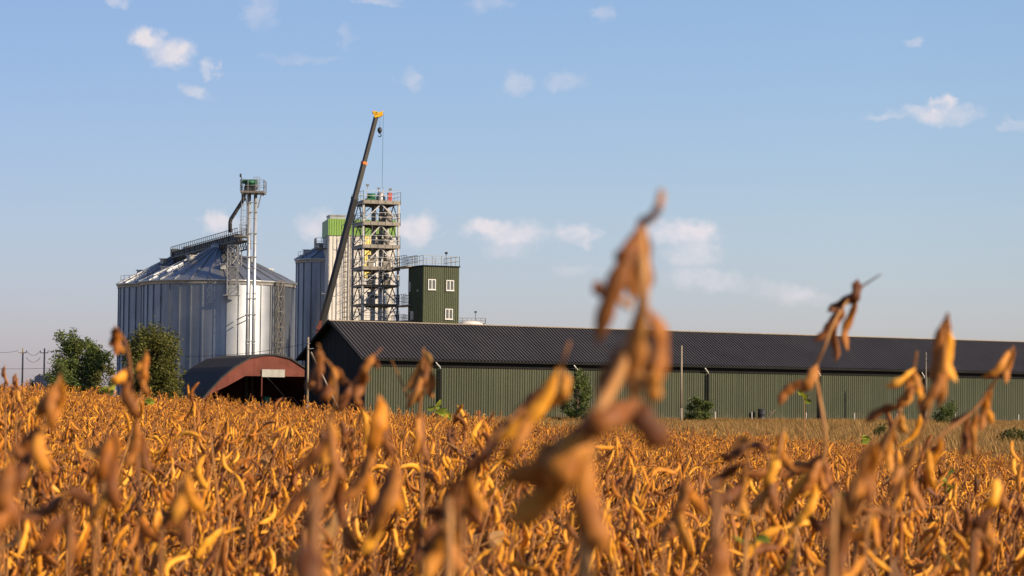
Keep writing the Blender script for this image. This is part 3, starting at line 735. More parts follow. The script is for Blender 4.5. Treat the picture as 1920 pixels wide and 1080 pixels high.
# ------------------------------------------------------------------ red arched hut and implement
def hut():
    Y = 236.0
    bu = Vector((.955, .297, 0)); bw = Vector((-.40, .916, 0)).normalized()
    c = Vector((X(506, Y), Y, 0))
    mpx = F / Y
    H = Z(517, 664, Y) - BASE
    half = [(7.9, -.1), (7.3, 1.3), (6.1, 2.8), (4.9, 4.1), (3.6, 5.2), (2.0, 6.15), (.5, H)]
    prof = [(-a, b) for a, b in half] + [(a, b) for a, b in reversed(half)]
    P = lambda a, z, k=0.0: Vector((c.x + bu.x * a + bw.x * k, c.y + bu.y * a + bw.y * k, BASE + z))
    t = thing('arched_hut', (c.x, c.y, BASE), 'rust red arched hangar with dark roof and open front', 'shed')
    mb = MB(); D = 15.0
    n = len(prof); outer = [P(a, b, -.15) for a, b in prof] + [P(a, b, D) for a, b in prof]
    inner = [P(a * .975, b * .985 - .05, -.15) for a, b in prof] + [P(a * .975, b * .985 - .05, D) for a, b in prof]
    mb.add(outer, [(i, i + 1, n + i + 1, n + i) for i in range(n - 1)]); mb.add(inner, [(n + i, n + i + 1, i + 1, i) for i in range(n - 1)], 1)
    mb.add(outer[:n] + inner[:n], [(i, n + i, n + i + 1, i + 1) for i in range(n - 1)], 0)
    for k in range(13):                                 # roof sheet laps
        y = .1 + k * 1.2
        for (a, b), (a2, b2) in zip(prof, prof[1:]): mb.beam(P(a * 1.003, b * 1.003, y), P(a2 * 1.003, b2 * 1.003, y), .05, .015)
    mb.build('roof', [M['hut_roof'], M['hut_inside']], t)
    mb = MB()                                            # front sheet with the wide opening cut out
    op = [(-7.55, 0.0), (-7.0, 1.2), (-5.85, 2.5), (-4.2, 3.3), (-2.45, 4.3)]
    top = [(a * .985, b * .99 - .03) for a, b in prof]
    def strip(lo, hi):
        vs = [P(*p) for p in lo] + [P(*p) for p in hi]; k = len(lo)
        bk = [v + bw * .1 for v in vs]
        mb.add(vs, [(i, i + 1, k + i + 1, k + i) for i in range(k - 1)]); mb.add(bk, [(k + i, k + i + 1, i + 1, i) for i in range(k - 1)])
        mb.add(vs[:k] + bk[:k], [(i, k + i, k + i + 1, i + 1) for i in range(k - 1)])
    t_l = top[:5]
    strip(op[:5], t_l)
    xs = [-2.45, -2.0, -.5, .5, 2.0, 3.6, 4.9, 6.0]
    def ztop(x):
        for (a, b), (a2, b2) in zip(top, top[1:]):
            if a <= x <= a2 and a2 > a: return b + (b2 - b) * (x - a) / (a2 - a)
        return 0
    strip([(x, 4.3) for x in xs], [top[4]] + [(x, ztop(x)) for x in xs[1:]])
    strip([(6.0, 0), (6.7, 0), (7.5, 0)], [(6.0, ztop(6.0)), (6.7, ztop(6.7)), (7.5, ztop(7.5))])
    mb.build('front_wall', M['rust'], t)
    mb = MB(); back = [P(a * .97, b * .98 - .05, D - .1) for a, b in prof]; mb.add(back + [v + bw * .08 for v in back], [tuple(range(n)), tuple(range(2 * n - 1, n - 1, -1))]); mb.build('rear_wall', M['hut_inside'], t)
    mb = MB(); a0, a1 = -.85, 1.42
    z0, z1 = Z(490, 707.5, Y) - BASE, Z(490, 692.5, Y) - BASE
    k = 9
    for i in range(k):
        zz = z0 + (z1 - z0) * i / k; h = (z1 - z0) / k
        f = [P(a0, zz, -.10), P(a1, zz, -.10), P(a1, zz + h * .6, -.17), P(a0, zz + h * .6, -.17), P(a0, zz + h, -.10), P(a1, zz + h, -.10)]
        mb.add(f, [(0, 1, 2, 3), (3, 2, 5, 4)])
    mb.add([P(a0, z0, -.08), P(a1, z0, -.08), P(a1, z1, -.08), P(a0, z1, -.08)], [(0, 1, 2, 3), (3, 2, 1, 0)])
    mb.build('corrugated_panel', M['corr_pale'], t)
    mb = MB(); mb.beam(P(-.82, 0, -.02), P(-.82, 4.3, -.02), .1); mb.build('door_post', M['rust'], t)
    # implement parked in the opening
    g = P(-.6, 0, -1.6)
    im = thing('farm_implement', tuple(g), 'rusty frame farm implement with green box at the hut opening', 'farm machine')
    G = lambda a, z, k=0.0: P(a, z, -1.6 + k)
    mb = MB()
    for k in (-.6, .6):
        mb.tube([G(-2.4, .8, k), G(2.8, .8, k)], .07, 6); mb.tube([G(-.2, .8, k), G(.2, 2.1, k), G(1.6, 2.25, k), G(2.7, .9, k)], .055, 6); mb.tube([G(-1.5, .8, k), G(-.9, 1.6, k)], .05, 6)
    for a in (-2.4, -.2, 1.6, 2.7): mb.tube([G(a, .8, -.6), G(a, .8, .6)], .06, 6)
    mb.tube([G(1.6, 2.25, -.6), G(1.6, 2.25, .6)], .05, 6)
    mb.build('frame', M['rust'], im)
    mb = MB(); q = G(-.75, 1.75); mb.box(tuple(q), .55, .7, .95, .35); mb.box(tuple(q + Vector((0, 0, .5))), .62, .78, .07, .35); mb.build('seed_box', M['motor_green'], im)
    for a in (-1.4, 1.6):
        for k in (-.85, .85):
            q = G(a, .52, k); mb = MB(); mb.tube([q - bw * .12, q + bw * .12], .52, 18); wh = mb.build('wheel', M['rubber'], im)
    mb = MB()
    for i in range(7):
        q = G(-2.2 + i * .75, .78, .2); mb.tube([q, q - Vector((.05, 0, .4)), q - Vector((-.12, 0, .75))], .035, 5)
    mb.build('tine', M['steel_brown'], im)
    mb = MB(); mb.obox(G(-2.6, 0, .3), bu, bw, 1.3, .5, BASE + 1.35, BASE + 1.6); mb.build('weight_tray', M['corr_pale'], im)
hut()

# ------------------------------------------------------------------ poles, wires, stakes
def pole(px, py, Y, label, brace=None, arm=True, dark=False):
    PM = M['pole_dark' if dark else 'pole_wood']
    b, tpt = W(px, 760, Y), W(px, py, Y)
    x0 = tpt.x - (.0) ; g = ground(b.x, Y)
    t = thing('utility_pole', (x0, Y, g), label, 'utility pole', 'utility poles')
    mb = MB(); h = tpt.z
    mb.tube([(x0, Y, g - .2), (x0, Y, g + 1.6)], [.14, .135], 8); mb.tube([(x0, Y, g + 1.6), (x0, Y, h)], [.115, .085], 8); mb.build('post', PM, t)
    tops = []
    if arm == 'side':
        mb = MB(); mb.beam((x0, Y - .1, h - 1.05), (x0 + .5, Y - .1, h - 1.0), .06); mb.beam((x0, Y - .1, h - .6), (x0 + .2, Y - .1, h - .55), .06); mb.build('side_bracket', M['galv'], t); tops = [Vector((x0 - .1, Y, h - .55))] * 2
    elif arm:
        mb = MB(); mb.beam((x0 - .45, Y - .12, h - .5), (x0 + .45, Y - .12, h - .5), .09); mb.build('crossarm', M['pole_wood'], t)
        for s in (-.4, .4):
            mb = MB(); mb.lathe(Vector((x0 + s, Y - .12, 0)), [(.02, h - .46), (.05, h - .38), (.03, h - .32), (.055, h - .26), (0, h - .22)], 8); mb.build('insulator', M['porcelain'], t)
            tops.append(Vector((x0 + s, Y - .12, h - .24)))
    if brace:
        a, bb = W(*brace[0], Y), W(*brace[1], Y); mb = MB(); mb.tube([a, bb, bb + (bb - a).normalized() * 1.2], .085, 8); mb.build('brace', M['pole_wood'], t)
    if dark:
        mb = MB()
        for dz in (.35, .8): mb.tube([(x0 - .22, Y - .1, h - dz), (x0 + .1, Y - .05, h - dz - .1)], .045, 6)
        mb.build('bracket', M['dark_steel'], t)
    return tops
def cable(name, a, b, sag, label):
    mb = MB(); pts = []
    for i in range(21):
        f = i / 20; p = a.lerp(b, f); p.z -= sag * 4 * f * (1 - f); pts.append(p)
    mb.tube(pts, .022, 4); return tag(mb.build(name, M['cable']), label, 'power cable', 'overhead cables')
pA = pole(43, 653, 268, 'thin pole standing farthest left, with open sky on both sides')
pB = pole(83.5, 653, 262, 'thin pole standing just left of the airy tree')
pC = pole(578, 632, 214, 'braced wooden pole in front of the dark warehouse gable', ((583, 660), (628, 752)), 'side')
pD = pole(1278, 648, 229, 'wooden pole before the green wall between hero bush and long roof', arm=False)
pE = pole(1736, 660, 246, 'thin dark pole with small brackets before the far end of the green wall', arm=False, dark=True)
cable('power_cable', W(-60, 640, 270), pA[0], .65, 'wire sagging from the frame edge to the farthest left pole')
for k in (0, 1):
    dz = Vector((0, 0, -k * .75))
    cable('power_cable', pA[1] + dz, pB[0] + dz, .55, ('upper' if k == 0 else 'lower') + ' of two wires sagging between the two thin left poles')
cable('power_cable', pB[1], W(215, 655, 240), .7, 'wire running from the second thin pole into the airy tree')
cable('power_cable', W(215, 655, 240), pC[0], .9, 'long wire crossing in front of the large silo to the braced pole')
cable('power_cable', W(-60, 690, 275), W(100, 690, 262), .1, 'low straight wire crossing behind the two thin left poles')
for i, px in enumerate((1340, 1406, 1510, 1599, 1680, 1790, 1907)):
    a = min((abs(W_px(wpt(s * .2, -1.4, 0))[0] - px), s * .2) for s in range(500))[1]
    q = wpt(a, -1.6, 0); mb = MB(); mb.tube([(q.x, q.y, BASE - .1), (q.x, q.y, BASE + 1.25)], .055, 6); mb.tube([(q.x, q.y, BASE + 1.24), (q.x, q.y, BASE + 1.29)], [.055, .02], 6)
    tag(mb.build('fence_stake', M['concrete']), 'short pale fence stake at the foot of the long green wall', 'stake', 'fence stakes along the green wall')
def shadow_barrel():  # dark solid with an arm, put where only a shadow lies on the wall
    a = min((abs(W_px(wpt(s * .2, -.8, 0))[0] - 1428) , s * .2) for s in range(500))[1]; q = wpt(a, -.9, 0)
    t = thing('shadow_barrel', (q.x, q.y, BASE), 'dark upright shape with slanting arm, modelling a shadow on the green wall', 'shadow_barrel')
    mb = MB(); z = BASE; mb.lathe(q, [(0, z), (.38, z), (.38, z + .5), (.41, z + .53), (.38, z + .56), (.38, z + 1.05), (.41, z + 1.08), (.38, z + 1.1), (.38, z + 1.6), (.34, z + 1.6), (0, z + 1.56)], 18); mb.build('shadow_drum', M['dark_steel'], t)
    mb = MB(); mb.tube([q + Vector((.3, -.2, z)), q + Vector((.7, -.1, z + .8)), q + Vector((1.4, .1, z + 1.5))], [.07, .06, .03], 6); mb.tube([q + Vector((.75, -.1, z + .85)), q + Vector((.9, -.2, z + 1.4))], .03, 5); mb.build('shadow_branch', M['bark'], t)
shadow_barrel()

# ------------------------------------------------------------------ trees and bushes
def leaf_cloud(mb, pts, rr, n, size, spread):
    for _ in range(n):
        p, rad = rr.choice(pts)
        v = Vector((rr.gauss(0, 1), rr.gauss(0, 1), rr.gauss(0, 1))).normalized() * (rad * rr.random() ** .45) * spread
        c = p + v; a = Vector((rr.gauss(0, 1), rr.gauss(0, 1), rr.gauss(0, .7))).normalized(); b = a.orthogonal().normalized()
        b.rotate(Matrix.Rotation(rr.uniform(0, 6.3), 3, a)); s = size * rr.uniform(.6, 1.3)
        mb.add([c - a * s, c + b * s * .45, c + a * s, c - b * s * .45], [(0, 1, 2, 3)])
def tree(name, px, Y, wpx, ytop, seed, label, cat, fol, n, size, limbs=9, ragged=.5, trunk=.16, clump=.16, low=.12, group=None, shape=1.0):
    rr = random.Random(seed); m = Y / F
    x = X(px, Y); g = ground(x, Y); h = Z(px, ytop, Y) - g; w = wpx * m / 2
    t = thing(name, (x, Y, g), label, cat, group)
    tr = MB(); pts = []
    tops = Vector((x + rr.uniform(-.2, .2), Y, g + h * .86))
    spine = [Vector((x, Y, g - .1)).lerp(tops, f) + Vector((rr.uniform(-.1, .1), rr.uniform(-.1, .1), 0)) * (f > 0) for f in (0, .25, .5, .75, 1)]
    tr.tube(spine, [trunk, trunk * .8, trunk * .6, trunk * .4, trunk * .15], 8)
    for i in range(limbs):
        f = low + (1 - low) * (i + rr.random()) / limbs
        base = Vector((x, Y, g)).lerp(tops, min(f * .72, .9)); az = rr.uniform(0, 6.28)
        prof = math.sin(math.pi * (f * .80 + .14)) ** shape
        reach = w * prof * rr.uniform(.65, 1.05)
        tip = Vector((x + math.cos(az) * reach, Y + math.sin(az) * reach, g + h * (f * .86 + .06) + rr.uniform(-.05, .1) * h * ragged))
        mid = base.lerp(tip, .55) + Vector((0, 0, rr.uniform(-.04, .05) * h))
        tr.tube([base, mid, tip], [trunk * .4, trunk * .22, .015], 5)
        for k in range(5):
            q = mid.lerp(tip, rr.uniform(0, 1.0)); e = q + Vector((rr.gauss(0, 1), rr.gauss(0, 1), rr.gauss(.5, .8))).normalized() * rr.uniform(.3, .8) * w * .42
            tr.tube([q, e], [.025, .008], 4); pts.append((e, w * clump * rr.uniform(.7, 1.5))); pts.append((q, w * clump * rr.uniform(.7, 1.3)))
        pts.append((tip, w * clump * rr.uniform(.6, 1.2)))
    for i in range(int(4 * ragged)):
        e = tops + Vector((rr.uniform(-.5, .5) * w * .5, rr.uniform(-.4, .4) * w, rr.uniform(.0, .14) * h)); tr.tube([tops, e], [.03, .008], 4); pts.append((e, w * clump * .7))
    tr.build('trunk', M['bark'], t)
    mb = MB(); leaf_cloud(mb, pts, rr, n, size, 1.25); mb.build('crown', fol, t)
tree('leafy_tree', 153, 240, 126, 630, 11, 'airy green tree with ragged top, left of the silos', 'tree', M['foliage'], 19000, .155, 38, 1.5, clump=.165, low=.0, shape=.45)
tree('leafy_tree', 283, 236, 104, 609, 5, 'dense dark rounded tree at the foot of the silos', 'tree', M['foliage_olive'], 26000, .15, 60, .25, clump=.30, low=.0, shape=.30)
tree('bush', 196, 232, 52, 675, 21, 'lighter bush between the airy tree and the dense dark tree', 'bush', M['foliage_olive'], 3600, .12, 14, .3, .07, .26, .0, 'bushes', .5)
tree('bush', 112, 232, 60, 668, 31, 'low green bush under the left edge of the airy tree', 'bush', M['foliage'], 4200, .12, 14, .4, .07, .26, .0, 'bushes', .5)
tree('bush', 68, 290, 40, 697, 41, 'small reddish bush between the two thin left poles', 'bush', M['foliage_rust'], 2200, .12, 10, .4, .06, .3, .0, 'bushes', .5)
tree('bush', 1309, 231, 50, 743, 51, 'round green bush before the wall beside the wooden pole', 'bush', M['foliage'], 3600, .11, 14, .4, .06, .24, .0, 'bushes', .5)
tree('bush', 1083, 227, 62, 690, 61, 'tall dark bush against the wall half hidden by the nearest plant', 'bush', M['foliage'], 5200, .12, 18, .5, .08, .22, .0, 'bushes', .45)
tree('bush', 1776, 246, 48, 757, 71, 'dark low bush at the wall under the drooping dark pods', 'bush', M['foliage'], 2600, .11, 10, .4, .06, .26, .0, 'bushes', .5)
tree('bush', 1903, 105, 62, 808, 81, 'yellow green weed bush at the right edge of the grass', 'bush', M['foliage_olive'], 2000, .07, 10, .6, .03, .26, .0, 'bushes', .5)
tree('bush', 1655, 120, 46, 800, 91, 'low yellowish weed clump in the dry grass below the far wall', 'bush', M['foliage_olive'], 900, .07, 8, .6, .03, .3, .0, 'bushes', .5)
def blue_crate():
    p = W(76, 716, 236); g = ground(p.x, 236)
    t = thing('covered_trailer', (p.x, 236, g), 'dark blue covered trailer beside the second thin pole', 'trailer')
    zt = Z(76, 704, 236); mb = MB(); mb.obox(p - Vector((.45, .8, 0)), (1, 0), (0, 1), .95, 1.8, g + .9, zt - .3)
    a = p.x - .45; mb.add([Vector((a, p.y - .8, zt - .3)), Vector((a + .95, p.y - .8, zt - .3)), Vector((a + .95, p.y - .8, zt)), Vector((a + .25, p.y - .8, zt)), Vector((a, p.y + 1, zt - .3)), Vector((a + .95, p.y + 1, zt - .3)), Vector((a + .95, p.y + 1, zt)), Vector((a + .25, p.y + 1, zt))], [(0, 1, 2, 3), (7, 6, 5, 4), (3, 2, 6, 7), (0, 3, 7, 4), (1, 5, 6, 2)])
    mb.build('tarpaulin', M['tarp'], t)
    mb = MB(); mb.obox(p - Vector((.55, .85, 0)), (1, 0), (0, 1), 1.15, 1.9, g + .6, g + .9); mb.build('bed', M['motor_green'], t)
    for s in (-.9, .95):
        q = Vector((p.x, p.y + s, g + .35)); mb = MB(); mb.tube([q - Vector((0, .1, 0)), q + Vector((0, .1, 0))], .35, 14); mb.build('wheel', M['rubber'], t)
blue_crate()

# ------------------------------------------------------------------ soybean crop
def pod_mesh(mb, path, rad, flat=.62, n=8, mi=0, seeds=3, side=None, bead=.13, crump=.10):
    """a pod along a polyline: pedicel, bean bulges, pointed tip, flattened across `side`"""
    k = len(path); o = len(mb.v); ref = side
    for i, p in enumerate(path):
        t = i / (k - 1); d = (path[min(i + 1, k - 1)] - path[max(i - 1, 0)]).normalized()
        if ref is None: ref = d.orthogonal().normalized()
        ref = (ref - d * ref.dot(d)).normalized(); q = d.cross(ref)
        env = min(1, t / .30) ** .85 * min(1, (1 - t) / .24) ** .75
        r = rad * (.10 + .90 * env * (1 + bead * math.cos(2 * math.pi * (t * seeds - .5))))
        r *= 1 + crump * noise.noise(Vector((t * 9, rad * 9000, 1.7)))
        if t < .05: r = rad * .16
        if t > .97: r = rad * .05
        for j in range(n):
            a = 2 * math.pi * j / n; rj = r; r = r * (1 + crump * .8 * noise.noise(Vector((math.cos(a) * 1.3, math.sin(a) * 1.3, t * 7 + rad * 5000)))); mb.v.append(p + ref * (math.cos(a) * r) + q * (math.sin(a) * r * flat)); r = rj
    for i in range(k - 1):
        for j in range(n): mb.face((o + i * n + j, o + i * n + (j + 1) % n, o + (i + 1) * n + (j + 1) % n, o + (i + 1) * n + j), mi, True)
    mb.face(tuple(o + (k - 1) * n + j for j in range(n)), mi, True)
def pod_path(L, bend, hook, k):
    return [Vector((bend * L * (t * t) + hook * L * math.sin(math.pi * t) * .5, hook * .2 * L * math.sin(math.pi * t), -L * t * (1 - .18 * abs(bend) * t))) for t in [i / (k - 1) for i in range(k)]]
PODV = []
for i in range(8):
    rr = random.Random(100 + i)
    PODV.append((rr.uniform(.036, .058), rr.uniform(-.3, .75), rr.uniform(-.3, .4), rr.choice((2, 3, 3)), rr.uniform(.0036, .0052)))
def pod_variant(i, k, n):
    L, b, h, s, r = PODV[i]; mb = MB(); pod_mesh(mb, pod_path(L, b, h, k), r, .52, n, 0, s, Vector((1, .3, 0)).normalized(), .2); return mb
POD_HI = []
for i in range(8):
    POD_HI.append([pod_variant(i, 15, 8).mesh('pod', M['pod']), pod_variant(i, 15, 8).mesh('pod', M['pod_brown'])])
POD_LO = [pod_variant(i, 8, 5) for i in range(8)]

def leaf_shape(mb, p, d, size, rr, curl=.6, mi=0):
    """one crumpled leaflet starting at p along d"""
    d = d.normalized(); s = d.orthogonal().normalized(); s.rotate(Matrix.Rotation(rr.uniform(0, 6.28), 3, d)); nn = d.cross(s)
    o = len(mb.v); rows, cols = 7, 5
    ph = rr.uniform(0, 6)
    for i in range(rows):
        t = i / (rows - 1); wd = size * .34 * math.sin(math.pi * (t * .93 + .05)) ** .8
        c = p + d * (size * t * (1 - .2 * curl * t)) - nn * (curl * size * .45 * t * t)
        for j in range(cols):
            u = (j / (cols - 1) - .5) * 2
            mb.v.append(c + s * (wd * u * (1 - .25 * curl)) + nn * (abs(u) * wd * curl * .9 + .06 * size * math.sin(ph + 5 * t + 3 * u) * curl))
    for i in range(rows - 1):
        for j in range(cols - 1): mb.face((o + i * cols + j, o + i * cols + j + 1, o + (i + 1) * cols + j + 1, o + (i + 1) * cols + j), mi, True)

def plant_layout(seed):
    """stem polylines and pod placements of one soybean plant about its own base"""
    rr = random.Random(seed); H = rr.uniform(.80, .90)
    stems, pods, leaves = [], [], []
    lean = Vector((rr.gauss(0, .05), rr.gauss(0, .05), 0))
    def nodes(poly, z0, step, dens):
        L = [(a, b) for a, b in zip(poly, poly[1:])]
        for a, b in L:
            n = max(1, int((b - a).length / step))
            for i in range(n):
                p = a.lerp(b, (i + rr.random()) / n)
                if p.z < H - z0: continue
                m = rr.choice((2, 2, 3, 3)) if rr.random() < dens else 1
                az0 = rr.uniform(0, 6.28)
                for k in range(m):
                    az = az0 + rr.gauss(0, .7)
                    pol = rr.choice((rr.uniform(.05, .45), rr.uniform(.05, .5), rr.uniform(.1, .6), rr.uniform(.3, .9), rr.uniform(.6, 1.4) if rr.random() < .6 else rr.uniform(2.3, 3.0)))
                    d = Vector((math.cos(az) * math.sin(pol), math.sin(az) * math.sin(pol), -math.cos(pol)))
                    pods.append((p + Vector((math.cos(az), math.sin(az), .1)) * rr.uniform(.004, .014), d, rr.uniform(0, 6.28), rr.randrange(8), rr.uniform(.82, 1.15), rr.random()))
    pts = []
    for i in range(6):
        f = i / 5; pts.append(Vector((lean.x * f * f * 2 + rr.gauss(0, .006) * (i > 0), lean.y * f * f * 2 + rr.gauss(0, .006) * (i > 0), H * f)))
    stems.append((pts, [.0040, .0036, .0031, .0026, .0020, .0012])); nodes(pts, .46, .036, .85)
    tip = pts[-1]
    for k in range(rr.choice((2, 3, 3))):
        az = rr.uniform(0, 6.28); pods.append((tip, Vector((math.cos(az) * .35, math.sin(az) * .35, rr.choice((-1, -.9, .5)))).normalized(), rr.uniform(0, 6), rr.randrange(8), rr.uniform(.8, 1.05), rr.random()))
    for b in range(rr.choice((2, 3, 3, 4))):
        f = rr.uniform(.2, .5); a = pts[0].lerp(pts[-1], f); az = rr.uniform(0, 6.28); rad = rr.uniform(.05, .15); e = Vector((math.cos(az) * rad + lean.x, math.sin(az) * rad + lean.y, H * rr.uniform(.78, .98)))
        m = a.lerp(e, .5) + Vector((math.cos(az) * .025, math.sin(az) * .025, -.02)); poly = [a, m, m.lerp(e, .55) + Vector((0, 0, .012)), e]
        stems.append((poly, [.003, .0026, .002, .001])); nodes(poly, .42, .042, .7)
    for b in range(rr.choice((4, 5, 7))):                # dry petioles left on the stem
        f = rr.uniform(.55, .98); a = pts[0].lerp(pts[-1], f); az = rr.uniform(0, 6.28); L = rr.uniform(.05, .12)
        e = a + Vector((math.cos(az) * L * .7, math.sin(az) * L * .7, L * rr.uniform(.1, .9))); stems.append(([a, a.lerp(e, .5) + Vector((0, 0, .006)), e], [.0014, .0011, .0008]))
    for b in range(rr.choice((1, 2, 2, 3))):
        f = rr.uniform(.55, .9); a = pts[0].lerp(pts[-1], f); az = rr.uniform(0, 6.28); leaves.append((a + Vector((math.cos(az), math.sin(az), 0)) * .02, Vector((math.cos(az) * .5, math.sin(az) * .5, -1)), rr.uniform(.03, .075), seed * 10 + b))
    return stems, pods, leaves
def pod_matrix(p, d, tw, sc):
    q = Vector((0, 0, -1)).rotation_difference(d)
    return Matrix.Translation(p) @ q.to_matrix().to_4x4() @ Matrix.Rotation(tw, 4, 'Z') @ Matrix.Scale(sc, 4)
LAY = [plant_layout(300 + i) for i in range(18)]

# prototypes of the massed crop: one light mesh per plant layout, scattered by geometry nodes
def proto_mesh(lay, i):
    mb = MB(); stems, pods, leaves = lay
    for poly, rad in stems: mb.tube(poly, [r * 1.15 for r in rad], 4, 1, False)
    for p, d, tw, vi, sc, br in pods:
        mt = pod_matrix(p, d, tw, sc); src = POD_LO[vi]; o = len(mb.v)
        mb.v.extend(mt @ v for v in src.v)
        for f in src.f: mb.face([a + o for a in f], 2 if br < .30 else 0, True)
    for p, d, s, sd in leaves: leaf_shape(mb, p, d, s, random.Random(sd), .9, 3)
    me = mb.mesh('soybean_mass_plant', [M['pod'], M['stem'], M['pod_brown'], M['dead_leaf']])
    return bpy.data.objects.new('soybean_mass_plant', me)
def scatter(name, protos, pts, label, cat):
    """pts: (location, euler, scale, index) - one object of points that carries the instances"""
    pc = bpy.data.collections.new(name + '_sources')
    for p in protos: pc.objects.link(p)
    me = bpy.data.meshes.new(name); me.from_pydata([tuple(p[0]) for p in pts], [], [])
    a = me.attributes.new('rot', 'FLOAT_VECTOR', 'POINT'); a.data.foreach_set('vector', [c for p in pts for c in p[1]])
    a = me.attributes.new('scl', 'FLOAT', 'POINT'); a.data.foreach_set('value', [p[2] for p in pts])
    a = me.attributes.new('pick', 'INT', 'POINT'); a.data.foreach_set('value', [p[3] for p in pts])
    ob = bpy.data.objects.new(name, me); COL.objects.link(ob)
    ng = bpy.data.node_groups.new(name, 'GeometryNodeTree')
    ng.interface.new_socket('Geometry', in_out='INPUT', socket_type='NodeSocketGeometry'); ng.interface.new_socket('Geometry', in_out='OUTPUT', socket_type='NodeSocketGeometry')
    gi, go = ng.nodes.new('NodeGroupInput'), ng.nodes.new('NodeGroupOutput')
    ci = ng.nodes.new('GeometryNodeCollectionInfo'); ci.inputs['Collection'].default_value = pc; ci.inputs['Separate Children'].default_value = True; ci.inputs['Reset Children'].default_value = True
    ip = ng.nodes.new('GeometryNodeInstanceOnPoints'); ip.inputs['Pick Instance'].default_value = True
    def attr(nm, ty):
        n = ng.nodes.new('GeometryNodeInputNamedAttribute'); n.data_type = ty; n.inputs['Name'].default_value = nm
        return [s for s in n.outputs if s.enabled and s.name == 'Attribute'][0]
    ng.links.new(gi.outputs[0], ip.inputs['Points']); ng.links.new(ci.outputs[0], ip.inputs['Instance'])
    ng.links.new(attr('pick', 'INT'), ip.inputs['Instance Index']); ng.links.new(attr('rot', 'FLOAT_VECTOR'), ip.inputs['Rotation']); ng.links.new(attr('scl', 'FLOAT'), ip.inputs['Scale'])
    ng.links.new(ip.outputs[0], go.inputs[0])
    md = ob.modifiers.new('scatter', 'NODES'); md.node_group = ng
    return tag(ob, label, cat, kind='stuff')

TANF = 960 / F
NEAR = 6.2
def edge_y(x, y):                                        # far border of the crop: nearer on the right
    return y < 45 - .45 * (x + 8)
mass, near = [], []
def hgt(rr, y):
    if y < 9 and rr.random() < .36: return rr.uniform(1.06, 1.29)
    return rr.gauss(1.0, .06) if rr.random() > .05 else rr.uniform(1.06, 1.2)
def lean_rot():
    """plants combed over to the right by the wind, each turned its own way"""
    return tuple((Matrix.Rotation(rnd.gauss(.23, .17), 3, 'Y') @ Matrix.Rotation(rnd.gauss(0, .13), 3, 'X') @ Matrix.Rotation(rnd.uniform(0, 6.28), 3, 'Z')).to_euler('XYZ'))
yy0 = 1.0
while yy0 < 52:
    cell = .150 if yy0 < 13 else (.175 if yy0 < 26 else .20)
    hw = TANF * yy0 + .9 + .04 * yy0
    for i in range(int(-hw / cell), int(hw / cell) + 4):
        x = i * cell + rnd.uniform(-.5, .5) * cell; yy = yy0 + rnd.uniform(-.5, .5) * cell
        if not edge_y(x, yy): continue
        rec = (Vector((x, yy, ground(x, yy) - .01)), lean_rot(), hgt(rnd, yy), rnd.randrange(18))
        inview = abs(x) < TANF * yy + .03 and yy > 2.3
        if inview and yy < 8: near.append(rec)
        elif yy > 2.0 or abs(x) > TANF * yy + .12: mass.append(rec)
    yy0 += cell
near.sort(key=lambda r: r[0].y)
NKEEP = 266
mass += near[NKEEP:]; near = near[:NKEEP]
mass = [(p, e, min(s, 1.05) if p.y < 3 else s, k) for p, e, s, k in mass]
scatter('soybean_crop', [proto_mesh(l, i) for i, l in enumerate(LAY)], mass, 'ripe golden soybean crop filling the field to its far edge', 'soybean crop')

STEM_ME = []
for stems, pods, leaves in LAY:
    mb = MB()
    for poly, rad in stems: mb.tube(poly, rad, 6, 0, False)
    STEM_ME.append(mb.mesh('stem', M['stem']))
LEAF_ME = {}
GEN_LABEL = 'dry golden soybean plant in the dense crop, its stem hung with ripe pods'
def generic_plant(p, e, s, k):
    r = bpy.data.objects.new('soybean_plant', None); COL.objects.link(r); r.location = p; r.rotation_euler = e; r.scale = (s, s, s); r.empty_display_size = .1
    tag(r, GEN_LABEL, 'soybean plant', 'soybean plants massed in the near field')
    o = bpy.data.objects.new('stem', STEM_ME[k]); COL.objects.link(o); o.parent = r
    for q, d, tw, vi, sc, br in LAY[k][1]:
        o = bpy.data.objects.new('pod', POD_HI[vi][1 if br < .30 else 0]); COL.objects.link(o); o.parent = r; o.matrix_local = pod_matrix(q, d, tw, sc)
    for q, d, z, sd in LAY[k][2]:
        if sd not in LEAF_ME:
            mb = MB(); leaf_shape(mb, q, d, z, random.Random(sd), .9); LEAF_ME[sd] = mb.mesh('dry_leaf', M['dead_leaf'])
        o = bpy.data.objects.new('dry_leaf', LEAF_ME[sd]); COL.objects.link(o); o.parent = r
for rec in near: generic_plant(*rec)

